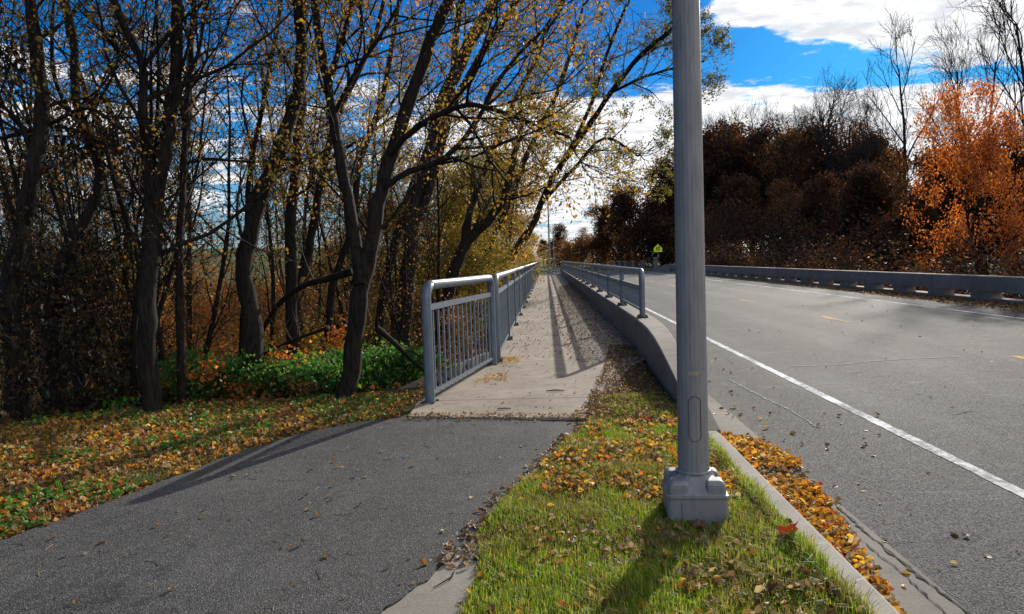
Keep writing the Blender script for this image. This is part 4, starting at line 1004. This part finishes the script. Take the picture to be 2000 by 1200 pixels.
gut = [(1.53, 3.0), (1.56, 3.0), (1.70, 3.9), (1.86, 4.9), (1.98, 5.9), (1.86, 6.5), (1.60, 6.8), (1.53, 6.5)]
litter([(gut, 3000, 'goldlit', RZ+.012, .28), (gut, 1200, 'tan', RZ+.02, .05), ([(1.53, 2), (2.3, 2.4), (2.5, 6.8), (2.2, 8.6), (1.75, 8.6), (1.6, 6.9), (1.53, 6.5)], 50, 'goldlit', RZ+.005, .1), ([(1.53, 2), (2.5, 2.4), (2.9, 6.8), (2.2, 9.5), (1.75, 9)], 35, 'duff', RZ+.005, .1)], .045, 'golden leaves piled in the gutter against the kerb')
shoulder = [(10.9+.6, 8), (13.1, 8), (13.1, 76), (12.7, 76), (12.2, 30)]
litter([(shoulder, 9000, 'tan', RZ+.006, .3), ([(12.3, 8), (13.15, 8), (13.15, 34), (12.8, 34)], 5000, 'litter', RZ+.01, .1)], .07, 'brown leaves blown against the foot of the far barrier')
litter([([(1.95, 2), (12, 2), (12, 30), (1.95, 12)], 110, 'duff', RZ+.006, .1), ([(1.6, 6), (3, 6), (3, 12), (1.95, 12)], 40, 'duff', RZ+.006, .1)], .04, 'a few pale leaves scattered on the road')
litter([(path_poly, 620, 'tan', .018, .1)], .034, 'a few small leaf bits scattered on the asphalt path')
# twigs and pine straw on the path
tw = MB(); q = sample(path_poly, 700); 
for k in range(len(q)):
    a = random.uniform(0, 6.28); L = random.uniform(.04, .14); c = random.gauss(0, .015)
    x, y = q[k]; tw.tube([(x, y, .0165), (x+math.cos(a)*L*.5-c*math.sin(a), y+math.sin(a)*L*.5+c*math.cos(a), .019), (x+math.cos(a)*L, y+math.sin(a)*L, .017)], random.choice((.0009, .0013, .002)), 3, False)
M_straw = m_metal('straw', (.22, .16, .10), .8, 0); tag(tw.build('twigs', M_straw), 'thin dry twigs and needles scattered on the asphalt path', 'twigs', kind='stuff')
for (px, py, a, L, r, z, lb) in ((1085, 770, .0, .22, .009, .038, 'short dark stick lying across the concrete walkway'), (985, 806, .1, .14, .007, .038, 'small stick near the start of the concrete walkway'), (868, 1135, 1.2, .22, .004, .012, 'thin curved twig on the pale concrete slab by the path')):
    x, y = G(px, py); q = MB(); q.tube([(x-L/2*math.cos(a), y-L/2*math.sin(a), z+r*.3), (x+.02*math.sin(a)*2, y+.01, z+r), (x+L/2*math.cos(a), y+L/2*math.sin(a), z+r*.3)], [r*.6, r, r*.5], 6)
    tag(q.build('stick', M_bark), lb, 'stick')
# big red leaf standing in the grass
x, y = G(1532, 1062); outl = [(0, -.02), (.035, 0), (.075, .01), (.07, .045), (.085, .08), (.055, .085), (.05, .12), (.02, .105), (.012, .15), (-.01, .15), (-.02, .11), (-.05, .10), (-.06, .07), (-.095, .06), (-.075, .03), (-.04, .005)]
q = MB(); V = [(u*1.0, .018*math.sin(u*40)+.3*abs(u)-v*.25, v) for u, v in outl]; ce = (0, -.01, .05); n = len(V)
for k in range(n):
    a = V[k]; c = V[(k+1) % n]; q.add([ce, a, ((a[0]+c[0])/2, (a[1]+c[1])/2, (a[2]+c[2])/2), c], [[0, 1, 2, 3]], (.20, .03, .012))
rl = q.build('maple_leaf', M_litter); rl.location = (x, y, .02); rl.rotation_euler = (rad(10), rad(24), rad(25)); rl.scale = (.72, .9, 1.05); tag(rl, 'large red maple leaf standing upright in the grass near the kerb', 'leaf')
scene.cycles.use_denoising = True
